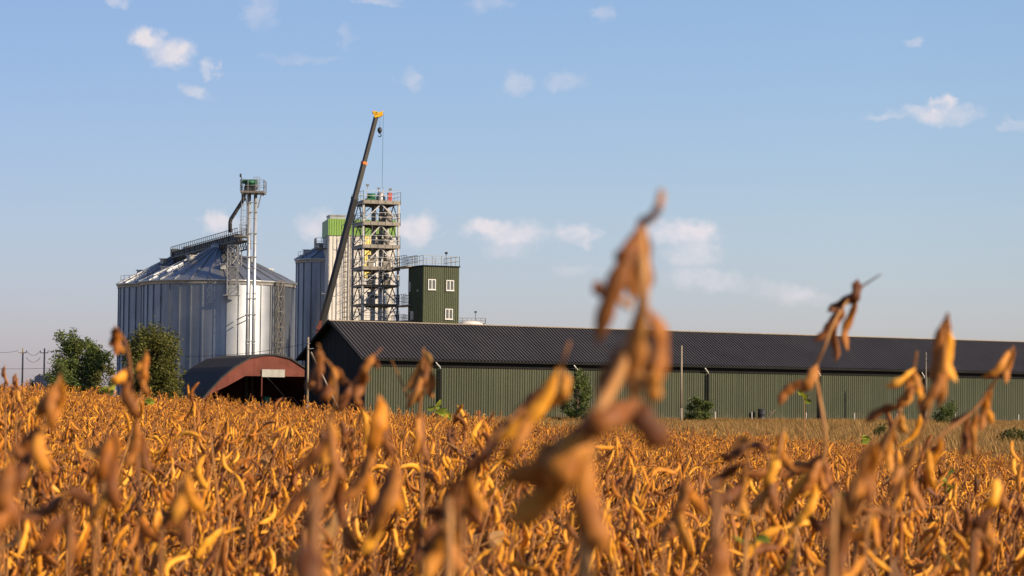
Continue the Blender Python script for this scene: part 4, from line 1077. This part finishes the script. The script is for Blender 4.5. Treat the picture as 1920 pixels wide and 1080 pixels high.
# ---- the plants that stand out of the crop, each with its own pods
def hero(D, label, stems, pods, leaves=(), sw=.0024):
    """stems: pixel polylines, first one runs up from the ground; pods: (x0, y0, x1, y1, width px, bend, brown?)"""
    rr = random.Random(int(D * 1000) + len(pods))
    if 1.1 < D < 2.38:                                       # lower stems come up slanting, combed to the right
        yt = min(y for x, y in stems[0]); sl = lambda x, y: x - max(0, y - yt - 90) * .24
        stems = [[(sl(x, y), y) for x, y in st] for st in stems]
        pods = [(sl(p[0], p[1]), p[1], sl(p[2], p[3]), *p[3:]) for p in pods]
    b = W(*stems[0][0], D); g = ground(b.x, D)
    t = thing('soybean_plant', (b.x, D, g), label, 'soybean plant', 'soybean plants standing above the crop')
    mb = MB()
    if 1.1 < D < 2: sw *= .72
    for i, st in enumerate(stems):
        pts = [W(x, y, D + .012 * math.sin(k * 1.7 + i)) for k, (x, y) in enumerate(st)]
        rad = [sw * (1 - .55 * k / max(1, len(pts) - 1)) * (1 if i == 0 else .55) for k in range(len(pts))]
        if i == 0: pts = [Vector((b.x + .01, D, g - .02)), Vector((b.x + .004, D, (g + pts[0].z) / 2))] + pts; rad = [sw * 1.3, sw * 1.15] + rad
        if i == 0: spine = smooth_line(pts)
        mb.tube(smooth_line(pts), [x for x in interp(rad, len(smooth_line(pts)))], 7, 0)
    mb.build('stem', M['stem'], t)
    for (x0, y0, x1, y1, wpx, bend, *br) in pods:
        dy = rr.uniform(-.018, .018)
        x1 += (x1 - x0) * .12; y1 += (y1 - y0) * .12; bend *= 1.6
        a, c = W(x0, y0, D + dy * .3), W(x1, y1, D + dy); dv = c - a; L = dv.length
        sd = Vector((-dv.z, 0, dv.x)).normalized(); k = 17
        wob = rr.uniform(-.05, .05)
        path = [a.lerp(c, s) + sd * (L * (bend * math.sin(math.pi * s) * .5 + wob * math.sin(6.28 * s))) + Vector((0, 1, 0)) * (dy * math.sin(math.pi * s)) for s in [i / (k - 1) for i in range(k)]]
        side = (sd * math.cos(rr.uniform(-.9, .9)) + Vector((0, rr.uniform(-.8, .8), 0))).normalized()
        mb = MB(); pod_mesh(mb, path, wpx / F * D * (.38 if D < 1.1 else .31 if D < 1.8 else .41), .55, 10, 0, 3 if L > .038 else 2, side, .15)
        mb.build('pod', M['pod_brown' if br and br[0] else ('pod_rust' if D < 1.1 or rr.random() < .75 else 'pod')], t)
    ztop = max(p.z for p in spine); acc = 0.0               # further pods down the stem
    for p, q in zip(spine, spine[1:]):
        acc += (q - p).length
        while acc > .034:
            acc -= .034
            if ztop - .55 < p.z < ztop - (.16 if D > 1.1 else .30):
                for _ in range(rr.choice((1, 2, 3))):
                    az = rr.uniform(0, 6.28); pol = rr.uniform(.1, .8); d = Vector((math.cos(az) * math.sin(pol), math.sin(az) * math.sin(pol), -math.cos(pol)))
                    o = bpy.data.objects.new('pod', POD_HI[rr.randrange(8)][1 if rr.random() < .3 else 0]); COL.objects.link(o); o.parent = t
                    o.matrix_local = pod_matrix(p.lerp(q, rr.random()) - Vector((b.x, D, g)), d, rr.uniform(0, 6.28), rr.uniform(.85, 1.15))
    for i, (x0, y0, x1, y1, curl) in enumerate(leaves):
        a, c = W(x0, y0, D), W(x1, y1, D + .01); mb = MB(); leaf_shape(mb, a, c - a, (c - a).length * 1.05, random.Random(i + int(D * 77)), curl); mb.build('dry_leaf', M['dead_leaf'], t)
def smooth_line(p, k=5):
    out = []
    for i in range(len(p) - 1):
        p0, p1, p2, p3 = p[max(i - 1, 0)], p[i], p[i + 1], p[min(i + 2, len(p) - 1)]
        for j in range(k):
            t = j / k; out.append(.5 * ((2 * p1) + (p2 - p0) * t + (2 * p0 - 5 * p1 + 4 * p2 - p3) * t * t + (3 * p1 - p0 - 3 * p2 + p3) * t ** 3))
    out.append(p[-1]); return out
def interp(r, n):
    return [r[min(int(i / (n - 1) * (len(r) - 1)), len(r) - 2)] * (1 - (i / (n - 1) * (len(r) - 1) - min(int(i / (n - 1) * (len(r) - 1)), len(r) - 2))) + r[min(int(i / (n - 1) * (len(r) - 1)), len(r) - 2) + 1] * (i / (n - 1) * (len(r) - 1) - min(int(i / (n - 1) * (len(r) - 1)), len(r) - 2)) for i in range(n)]

hero(1.02, 'tallest nearest soybean plant, blurred, its tip rising into the sky',
     [[(1097, 1085), (1098, 960), (1102, 840), (1119, 780), (1160, 700), (1190, 620), (1205, 565), (1204, 480), (1203, 420), (1222, 408), (1236, 385), (1240, 360)],
      [(1180, 575), (1160, 560), (1146, 551)]],
     [(1204, 414, 1128, 622, 48, -.03), (1208, 418, 1203, 545, 40, .06), (1190, 445, 1164, 496, 32, -.08, 1), (1202, 450, 1186, 555, 36, -.02),
      (1150, 556, 1119, 530, 34, .1, 1), (1203, 575, 1132, 732, 46, .05), (1206, 572, 1190, 735, 58, .0, 1), (1212, 575, 1226, 712, 50, .17),
      (1226, 690, 1222, 750, 40, .05), (1190, 745, 1248, 828, 64, -.14, 1), (1204, 752, 1140, 786, 54, .10), (1186, 756, 1092, 800, 62, .06, 1),
      (1085, 796, 955, 888, 70, .18, 1), (1094, 850, 968, 966, 78, .08), (1100, 800, 1034, 900, 84, .0), (1080, 830, 1000, 900, 70, .06),
      (1106, 905, 1130, 1028, 62, -.08, 1), (1096, 810, 1090, 990, 58, .03), (1106, 850, 1112, 960, 46, -.05), (1078, 815, 1010, 855, 60, .12, 1)],
     sw=.0036)
hero(1.42, 'soybean plant with a big curled pod left of the tallest plant',
     [[(920, 1085), (915, 990), (905, 900), (950, 820), (1000, 750), (1046, 695), (1058, 670), (1068, 640)]],
     [(1046, 690, 960, 812, 56, .14), (1052, 690, 1053, 752, 36, .14), (1055, 725, 1009, 778, 38, .12), (1020, 726, 950, 800, 42, .1, 1), (960, 800, 904, 880, 44, .12, 1), (1000, 770, 975, 860, 36, .1),
      (905, 890, 850, 1000, 44, .1, 1), (920, 880, 960, 960, 36, -.1)], sw=.0024)
hero(1.9, 'soybean plant with one broad bright pod left of the warehouse downpipe',
     [[(690, 1085), (695, 960), (700, 850), (710, 740)]],
     [(711, 742, 704, 838, 40, .05), (716, 760, 742, 850, 26, -.1, 1), (700, 800, 690, 880, 30, .1), (704, 850, 660, 930, 30, .15, 1), (700, 880, 745, 960, 30, -.1), (716, 745, 724, 830, 24, 0)])
hero(2.7, 'soybean plant with a tent of brown withered leaves before the green wall',
     [[(790, 1085), (790, 900), (786, 800), (790, 730), (794, 652)], [(764, 745), (748, 705), (734, 676)]],
     [(794, 670, 786, 740, 16, .1), (792, 690, 764, 760, 18, .1, 1), (796, 700, 812, 742, 16, -.1), (788, 770, 770, 850, 20, .1), (792, 775, 806, 860, 18, -.1)],
     [(794, 668, 774, 742, .5), (794, 690, 816, 742, .5), (790, 720, 766, 764, .7), (794, 660, 800, 720, .8)])
hero(2.35, 'soybean plant with paired hanging pods before the dark gable',
     [[(648, 1085), (640, 900), (634, 790), (630, 735), (622, 690), (604, 668), (597, 646)], [(634, 760), (660, 720), (684, 690), (700, 670), (716, 652)]],
     [(598, 648, 590, 706, 24, .1), (596, 690, 578, 728, 22, .0), (602, 690, 592, 735, 20, 0, 1), (624, 686, 618, 745, 22, .05), (628, 688, 655, 716, 18, -.2), (622, 720, 606, 748, 20, .1, 1),
      (684, 688, 668, 744, 24, .05), (700, 664, 678, 700, 20, .05), (700, 670, 706, 690, 12, .1, 1), (672, 735, 684, 760, 14, -.15), (636, 790, 610, 870, 26, .1, 1), (640, 800, 668, 880, 26, -.1), (660, 720, 640, 768, 20, .1, 1)])
hero(1.75, 'blurred soybean plant with bright swollen pods below the hut opening',
     [[(630, 1085), (626, 950), (622, 860), (616, 780)], [(620, 800), (590, 810), (570, 860)]],
     [(616, 785, 604, 868, 44, .1), (622, 800, 650, 890, 34, -.12), (612, 800, 560, 880, 40, .12, 1), (605, 860, 560, 960, 38, .1, 1), (628, 870, 600, 980, 38, .1), (640, 880, 670, 980, 36, -.1, 1)])
hero(1.6, 'blurred soybean plant with long pale hanging pods below the bright broad pod',
     [[(735, 1085), (738, 960), (738, 900), (742, 850)]],
     [(742, 858, 716, 1000, 44, .08), (736, 870, 698, 960, 42, .1, 1), (748, 870, 760, 960, 34, -.1), (720, 940, 700, 1030, 40, .1)])
hero(2.5, 'soybean plant rising against the silo with three pods at its top',
     [[(262, 1085), (258, 850), (250, 760), (246, 700), (238, 650), (228, 628), (216, 612)], [(254, 780), (268, 720), (274, 655)]],
     [(217, 612, 206, 646, 18, .05), (220, 614, 217, 662, 17, 0), (226, 626, 232, 660, 12, -.3), (240, 690, 222, 718, 22, .15, 1), (246, 705, 256, 778, 26, -.15), (242, 700, 212, 712, 22, .1),
      (274, 660, 258, 692, 17, .1), (275, 665, 274, 716, 15, 0), (270, 690, 256, 708, 13, .1), (273, 700, 278, 740, 15, -.1), (256, 790, 234, 870, 26, .1, 1), (258, 800, 280, 880, 26, -.1)])
hero(1.85, 'blurred soybean plant leaning right at the far left, below the thin poles',
     [[(60, 1085), (72, 900), (84, 810), (98, 760), (113, 702)]],
     [(112, 704, 92, 790, 28, .05), (108, 720, 72, 775, 34, .1), (110, 715, 104, 800, 24, -.05), (80, 800, 30, 850, 36, .1, 1), (84, 800, 112, 880, 32, -.1), (76, 840, 40, 930, 36, .1, 1)])
hero(1.35, 'bright blurred pods at the left edge of the frame',
     [[(30, 1085), (28, 990), (24, 900), (20, 850)]],
     [(20, 855, 6, 960, 50, .05), (26, 870, 38, 980, 44, -.1, 1), (18, 930, -20, 1030, 50, .1)], sw=.0026)
hero(1.7, 'blurred soybean plant with broad upright pods left of centre below the silos',
     [[(222, 1085), (226, 940), (222, 860), (214, 806)]],
     [(214, 808, 222, 890, 38, -.1), (210, 815, 184, 900, 36, .1), (218, 820, 160, 848, 36, .1, 1), (220, 860, 240, 950, 36, -.1, 1), (222, 880, 190, 970, 34, .1)])
hero(2.45, 'sharp tall soybean plant whose brown pods hang above the roof line',
     [[(1488, 1085), (1512, 960), (1546, 850), (1544, 790), (1534, 730), (1530, 690), (1546, 650), (1566, 600), (1588, 565), (1604, 540)], [(1604, 545), (1630, 528), (1652, 514)]],
     [(1608, 524, 1594, 566, 24, .05, 1), (1600, 548, 1556, 580, 20, .1, 1), (1574, 580, 1530, 634, 20, .1, 1), (1580, 575, 1562, 616, 20, .05), (1572, 600, 1568, 670, 19, -.05), (1606, 556, 1592, 648, 20, -.06),
      (1532, 684, 1502, 730, 26, .05, 1), (1512, 712, 1466, 756, 22, -.15, 1), (1540, 860, 1500, 920, 26, .1, 1), (1548, 860, 1566, 930, 24, -.1, 1), (1530, 910, 1490, 980, 26, .1), (1544, 850, 1470, 890, 26, .1, 1)])
hero(1.85, 'blurred dark soybean cluster hanging before the far end of the roof',
     [[(1716, 1085), (1738, 960), (1752, 860), (1764, 760), (1772, 660), (1776, 588)]],
     [(1777, 586, 1768, 716, 34, .03, 1), (1768, 604, 1752, 700, 28, .05, 1), (1780, 620, 1800, 706, 30, -.12), (1774, 640, 1778, 752, 26, 0), (1766, 690, 1750, 768, 28, .05), (1770, 650, 1764, 720, 30, .04, 1), (1756, 830, 1730, 900, 30, .1, 1)])
hero(2.3, 'soybean plant with a pointed tip and spread pods below the far roof',
     [[(1640, 1085), (1660, 960), (1676, 850), (1690, 780), (1704, 730), (1712, 700), (1719, 660)]],
     [(1716, 690, 1666, 722, 20, .1), (1714, 694, 1726, 738, 18, -.1), (1706, 714, 1690, 764, 24, .05, 1), (1712, 720, 1722, 758, 18, .1), (1694, 764, 1638, 788, 20, -.12, 1), (1696, 774, 1716, 808, 22, -.25),
      (1684, 800, 1650, 870, 24, .1, 1), (1690, 800, 1702, 880, 22, -.05), (1670, 870, 1640, 950, 26, .1, 1), (1712, 705, 1700, 756, 22, .05)])
hero(2.4, 'golden soybean plant leaning to the right edge with forked pods at its tip',
     [[(1600, 1085), (1650, 960), (1700, 880), (1760, 820), (1820, 775), (1856, 730), (1878, 690), (1900, 650)]],
     [(1902, 650, 1888, 712, 18, .04), (1898, 654, 1846, 702, 20, .1), (1858, 720, 1842, 800, 20, .06), (1850, 735, 1862, 790, 18, -.05), (1826, 768, 1786, 796, 20, .1), (1832, 770, 1818, 836, 22, .05), (1820, 780, 1800, 850, 20, .05, 1),
      (1822, 800, 1828, 856, 16, 0), (1764, 820, 1740, 890, 22, .1), (1740, 840, 1752, 910, 22, -.1), (1700, 880, 1670, 950, 24, .1), (1712, 876, 1730, 950, 24, -.1, 1), (1660, 940, 1640, 1020, 24, .1)])
hero(1.32, 'large blurred bright pods at lower right in front of the leaning plant',
     [[(1600, 1085), (1602, 980), (1612, 880), (1640, 826)]],
     [(1640, 826, 1612, 930, 50, .08), (1632, 834, 1640, 940, 44, -.06), (1612, 900, 1585, 1060, 56, .06, 1), (1618, 930, 1612, 1080, 50, -.05), (1606, 900, 1566, 1000, 52, .1, 1)], sw=.0026)
hero(2.2, 'soybean plant with orange pods and dark drooping pods right of centre',
     [[(1440, 1085), (1444, 970), (1452, 890), (1462, 840), (1470, 805)]],
     [(1470, 806, 1452, 856, 24, .1), (1464, 830, 1484, 876, 24, -.1), (1458, 850, 1436, 910, 26, .05), (1452, 880, 1466, 960, 26, -.05), (1450, 870, 1386, 890, 24, .15, 1), (1448, 880, 1430, 960, 26, .05)])
hero(2.0, 'dark curled leafy soybean plant low between the pole and orange pods',
     [[(1380, 1085), (1392, 960), (1398, 880), (1404, 830)]],
     [(1404, 832, 1352, 852, 22, .2, 1), (1402, 836, 1432, 850, 20, .3, 1), (1396, 870, 1330, 900, 24, .1, 1), (1392, 910, 1330, 940, 26, .1, 1), (1394, 880, 1412, 960, 26, -.1)],
     [(1404, 826, 1362, 850, .9)])
hero(.98, 'very blurred tall brown pods rising at the bottom edge right of centre',
     [[(1340, 1100), (1342, 1060), (1350, 1010)]], [(1350, 1010, 1320, 1120, 60, .1, 1), (1352, 1005, 1375, 1110, 56, -.1)], sw=.0026)
hero(.95, 'very blurred tan pods at the bottom edge left of centre',
     [[(590, 1110), (588, 1060), (584, 1010)]], [(584, 1010, 556, 1130, 70, .1, 1), (586, 1015, 610, 1120, 60, -.1)], sw=.0026)
hero(1.25, 'blurred bright pods near the bottom edge left of the tallest plant',
     [[(850, 1100), (838, 1030), (830, 980)]], [(830, 980, 800, 1080, 50, .08), (834, 975, 868, 1075, 44, -.1, 1), (826, 990, 776, 1050, 46, .1, 1)], sw=.0026)
hero(1.5, 'blurred dark pods spreading left at the lower left corner',
     [[(150, 1100), (140, 1020), (128, 960), (118, 920)]], [(120, 925, 40, 965, 46, .15, 1), (124, 940, 150, 1040, 42, -.1), (128, 960, 60, 1030, 46, .1, 1), (118, 922, 170, 950, 40, .1, 1)], sw=.0026)
hero(1.55, 'blurred golden pods below the airy tree near the left bottom',
     [[(330, 1100), (336, 1000), (342, 920), (350, 880)]], [(350, 882, 330, 970, 40, .08), (352, 880, 380, 960, 38, -.1), (342, 920, 300, 990, 40, .1, 1), (340, 930, 360, 1020, 40, -.1)])
hero(1.45, 'blurred soybean plant with amber pods between tallest plant and long pale pods',
     [[(890, 1100), (880, 1010), (872, 950), (868, 905)]], [(868, 906, 838, 990, 42, .1), (870, 905, 905, 985, 40, -.1, 1), (874, 950, 850, 1050, 42, .05), (872, 930, 800, 960, 40, .12, 1)])
hero(1.9, 'soybean plant with amber curling pods low right of the tallest plant',
     [[(1270, 1100), (1276, 1000), (1282, 940), (1292, 890)]], [(1292, 892, 1262, 960, 32, .1), (1290, 895, 1320, 960, 30, -.1), (1282, 930, 1250, 1010, 32, .1, 1), (1280, 950, 1302, 1030, 32, -.1)])
hero(2.1, 'soybean plant with slender stem and tan pods low at the right edge',
     [[(1850, 1100), (1852, 1010), (1858, 950), (1870, 890)]], [(1870, 892, 1846, 950, 26, .1), (1868, 895, 1892, 955, 26, -.1), (1858, 930, 1826, 990, 28, .1, 1), (1856, 950, 1876, 1020, 28, -.1)])
hero(5.2, 'upright dark soybean tips rising at the far left against the sky',
     [[(28, 1000), (30, 800), (32, 740), (30, 700)]], [(30, 700, 27, 722, 7, 0, 1), (31, 706, 36, 728, 7, 0, 1), (30, 720, 22, 742, 8, 0, 1), (32, 730, 38, 752, 8, 0)])
hero(5.0, 'slim reddish soybean tip between frame edge and the thin poles',
     [[(8, 1000), (10, 800), (10, 740), (9, 684)]], [(9, 686, 5, 706, 8, 0, 1), (10, 700, 14, 722, 8, 0, 1), (10, 715, 3, 738, 8, 0), (10, 735, 16, 758, 8, 0)])

# ---- green weeds and late green leaves among the crop
def weed(px, py, D, hpx, n, seed, label, mat='green_leaf'):
    rr = random.Random(seed); p = W(px, py, D); g = ground(p.x, D)
    t = thing('green_weed', (p.x, D, g), label, 'weed', 'green weeds in the crop')
    mb = MB(); top = Vector((p.x, D, p.z)); mb.tube([Vector((p.x, D, g - .02)), Vector((p.x + .01, D, (g + p.z) / 2)), top], [.004, .003, .0015], 6); mb.build('stem', M['stem'], t)
    L = hpx / F * D
    for i in range(n):
        mb = MB(); q = top - Vector((0, 0, L * .55 * rr.random())); az = rr.uniform(0, 6.28); d = Vector((math.cos(az), math.sin(az) * .5, rr.uniform(-.3, .9))); leaf_shape(mb, q, d, L * rr.uniform(.5, .9), rr, .35); mb.build('leaf', M[mat], t)
weed(817, 760, 13, 30, 6, 1, 'yellow green weed rising before the warehouse wall at the crop edge')
weed(846, 777, 11, 24, 4, 2, 'low green broad leaves right of the yellow green weed')
weed(1415, 1010, 2.6, 60, 2, 3, 'single bright yellow green leaf low in the crop, right of centre')
weed(1615, 818, 14, 26, 5, 4, 'pale yellow green weed at the crop edge below the far wall')
weed(1508, 742, 16, 22, 5, 5, 'thin yellow weed tip before the green wall near the dark modelled shadow')
weed(1772, 900, 6.5, 50, 5, 6, 'dark green weed low among pods near the right edge')
weed(204, 726, 7, 34, 4, 7, 'blurred green leaves before the bush left of the dense tree')
weed(272, 748, 10, 26, 4, 8, 'small green leaves at the crop edge below the dense tree')
weed(1590, 920, 5.0, 40, 4, 9, 'dark green leaves deep in the crop under the hanging brown pods')

# ------------------------------------------------------------------ dry grass strip before the warehouse
def grass_proto(seed, h, n, rad):
    rr = random.Random(seed); mb = MB()
    for _ in range(n):
        a = rr.uniform(0, 6.28); r = rad * rr.random() ** .5; p = Vector((math.cos(a) * r, math.sin(a) * r, -.03)); hh = h * rr.uniform(.45, 1.1); az = rr.uniform(0, 6.28); l = hh * rr.uniform(.1, .5)
        w = Vector((-math.sin(az), math.cos(az), 0)) * rr.uniform(.008, .018); m = p + Vector((math.cos(az) * l * .35, math.sin(az) * l * .35, hh * .6)); e = p + Vector((math.cos(az) * l, math.sin(az) * l, hh))
        mb.add([p - w, p + w, m + w * .7, m - w * .7, e], [(0, 1, 2, 3), (3, 2, 4)])
    return bpy.data.objects.new('grass_tuft', mb.mesh('grass_tuft', M['grass']))
gp = []
rg = random.Random(77)
for _ in range(15000):
    y = 70 + 175 * rg.random() ** .9; hw = TANF * y + 2; x = rg.uniform(-hw, hw)
    q = Vector((x, y, 0)) - P0
    if q.x * ww.x + q.y * ww.y > -.5 and q.x * wu.x + q.y * wu.y > -3: continue
    if x < -8 and y > 225: continue
    gp.append((Vector((x, y, ground(x, y))), (0, 0, rg.uniform(0, 6.28)), rg.uniform(.6, 1.3) * (1 + .5 * noise.noise(Vector((x * .1, y * .05, 0)))), rg.randrange(6)))
for _ in range(3000):                                       # rank growth along the wall foot
    a = rg.uniform(-2, WL); q = wpt(a, -rg.uniform(.4, 3.5), 0); gp.append((Vector((q.x, q.y, BASE)), (0, 0, rg.uniform(0, 6.28)), rg.uniform(.7, 1.5), rg.randrange(6)))
scatter('dry_grass', [grass_proto(900 + i, .55, 46, .42) for i in range(6)], gp, 'dry tufted grass strip between the crop and the green wall', 'grass')

# ------------------------------------------------------------------ light, sky, camera
SUN_AZ, SUN_EL = R(60), R(25)                                # azimuth measured to the right from behind the camera
sdir = Vector((math.sin(SUN_AZ) * math.cos(SUN_EL), -math.cos(SUN_AZ) * math.cos(SUN_EL), math.sin(SUN_EL)))
sl = bpy.data.lights.new('sun', 'SUN'); sl.energy = 4.5; sl.angle = R(.53); sl.color = (1.0, .79, .54)
so = bpy.data.objects.new('sun', sl); COL.objects.link(so); so.rotation_euler = (-sdir).to_track_quat('-Z', 'Y').to_euler(); so.location = (40, -20, 60)

def world():
    w = bpy.data.worlds.new('World'); scene.world = w; w.use_nodes = True; nt = w.node_tree; bg = nt.nodes['Background']
    sk = add(nt, 'ShaderNodeTexSky', sky_type='NISHITA'); sk.sun_disc = False; sk.sun_elevation = SUN_EL; sk.sun_rotation = math.pi - SUN_AZ
    sk.air_density = 1.0; sk.dust_density = .6; sk.ozone_density = 2.5; sk.altitude = 100
    tc = add(nt, 'ShaderNodeTexCoord'); sx = add(nt, 'ShaderNodeSeparateXYZ'); nt.links.new(tc.outputs['Generated'], sx.inputs[0])
    yy = math_(nt, 'MAXIMUM', sx.outputs['Y'], .05)
    u = math_(nt, 'DIVIDE', sx.outputs['X'], yy); v = math_(nt, 'DIVIDE', sx.outputs['Z'], yy)
    tint = ramp(nt, math_(nt, 'MULTIPLY', v, 5.0, True), [(0, (.715, .640, .875)), (.4, (.82, .772, .875)), (.84, (.875, .865, .95))])
    side = math_(nt, 'MULTIPLY', math_(nt, 'SUBTRACT', .15, u), 2.7, True)
    tint = mixc(nt, side, tint, (.79, .785, .84), 'MULTIPLY')
    col = mixc(nt, 1.0, sk.outputs[0], tint, 'MULTIPLY'); col = mixc(nt, 1.0, col, (1.3, 1.3, 1.3), 'MULTIPLY')
    cb = add(nt, 'ShaderNodeCombineXYZ'); nt.links.new(u, cb.inputs[0]); nt.links.new(v, cb.inputs[1])
    nz = add(nt, 'ShaderNodeTexNoise'); nz.inputs['Scale'].default_value = 70; nz.inputs['Detail'].default_value = 6; nz.inputs['Roughness'].default_value = .55; nt.links.new(cb.outputs[0], nz.inputs['Vector'])
    nw = add(nt, 'ShaderNodeTexNoise'); nw.inputs['Scale'].default_value = 130; nw.inputs['Detail'].default_value = 5; nt.links.new(cb.outputs[0], nw.inputs['Vector'])
    warp = add(nt, 'ShaderNodeVectorMath', operation='MULTIPLY_ADD'); nt.links.new(nw.outputs['Color'], warp.inputs[0]); warp.inputs[1].default_value = (.018, .010, 0); nt.links.new(cb.outputs[0], warp.inputs[2])
    off = add(nt, 'ShaderNodeVectorMath', operation='SUBTRACT'); nt.links.new(warp.outputs[0], off.inputs[0]); off.inputs[1].default_value = (.009, .005, 0)
    total = None
    for (px, py, a, b, s, tilt) in CLOUDS:
        d = W(px, py, 1.0) - CAM
        mp = add(nt, 'ShaderNodeMapping', vector_type='TEXTURE'); mp.inputs['Location'].default_value = (d.x / d.y, d.z / d.y, 0); mp.inputs['Rotation'].default_value = (0, 0, R(tilt)); mp.inputs['Scale'].default_value = (a / F, b / F, 1)
        nt.links.new(off.outputs[0], mp.inputs['Vector'])
        ln = add(nt, 'ShaderNodeVectorMath', operation='LENGTH'); nt.links.new(mp.outputs[0], ln.inputs[0])
        m = add(nt, 'ShaderNodeMapRange', interpolation_type='SMOOTHSTEP'); m.inputs['From Min'].default_value = 1.0; m.inputs['From Max'].default_value = .25; m.inputs['To Min'].default_value = 0; m.inputs['To Max'].default_value = s
        nt.links.new(ln.outputs['Value'], m.inputs['Value'])
        total = m.outputs[0] if total is None else math_(nt, 'MAXIMUM', total, m.outputs[0])
    front = math_(nt, 'GREATER_THAN', sx.outputs['Y'], .1)
    den = math_(nt, 'MULTIPLY', total, math_(nt, 'ADD', math_(nt, 'MULTIPLY', nz.outputs['Fac'], 3.6), -.55), True)
    den = math_(nt, 'MULTIPLY', den, front)
    col = mixc(nt, den, col, CLOUD_COL)
    nt.links.new(col, bg.inputs[0]); bg.inputs[1].default_value = .075
CLOUD_COL = (6.5, 6.2, 6.6)
CLOUDS = [(282, 72, 52, 30, .8, -20), (318, 98, 62, 36, .75, 0), (392, 131, 24, 28, .5, 0), (366, 172, 44, 20, .38, -20), (485, 14, 44, 54, .24, 0), (648, 68, 24, 34, .15, 0), (560, 112, 90, 14, .12, 0),
          (775, 148, 34, 22, .30, -20), (966, 158, 44, 36, .22, -30), (1062, 150, 60, 24, .24, 0), (920, 6, 60, 22, .25, 0), (1128, 24, 30, 22, .22, 0), (1714, 80, 32, 12, .22, 0), (220, 5, 26, 18, .25, 0), (700, 2, 60, 10, .3, 0),
          (1768, 199, 30, 24, .95, 0), (1770, 216, 90, 24, .55, 0), (1730, 208, 50, 20, .42, 0), (1660, 218, 70, 14, .25, 0), (1900, 236, 44, 14, .25, 0),
          (925, 430, 80, 26, .75, 0), (960, 440, 90, 34, .6, 0), (950, 468, 60, 26, .3, 0), (1078, 438, 62, 26, .55, 0), (778, 432, 50, 46, .7, 0), (594, 424, 50, 42, .55, 0), (400, 416, 34, 34, .6, 0), (430, 425, 60, 26, .3, 0),
          (1280, 436, 90, 36, .7, 0), (1300, 470, 70, 46, .45, 0), (1330, 525, 110, 30, .45, -4), (1480, 552, 110, 24, .3, -5), (1080, 505, 70, 16, .15, 0)]
world()

cd = bpy.data.cameras.new('camera'); cd.sensor_width = 36; cd.lens = 36 * F / 1920; cd.clip_start = .05; cd.clip_end = 9000
cd.dof.use_dof = True; cd.dof.focus_distance = 45; cd.dof.aperture_fstop = cd.lens / 5.6; cd.dof.aperture_blades = 0
co = bpy.data.objects.new('camera', cd); COL.objects.link(co)
co.matrix_world = Matrix(((ri.x, up.x, -fw.x, CAM.x), (ri.y, up.y, -fw.y, CAM.y), (ri.z, up.z, -fw.z, CAM.z), (0, 0, 0, 1)))
scene.camera = co
vs = scene.view_settings; vs.view_transform = 'Standard'; vs.look = 'None'; vs.exposure = .675; vs.gamma = 1; vs.use_curve_mapping = False
scene.cycles.use_denoising = True; scene.cycles.use_adaptive_sampling = False
scene.cycles.max_bounces = 6; scene.cycles.diffuse_bounces = 3; scene.cycles.glossy_bounces = 3; scene.cycles.transmission_bounces = 3
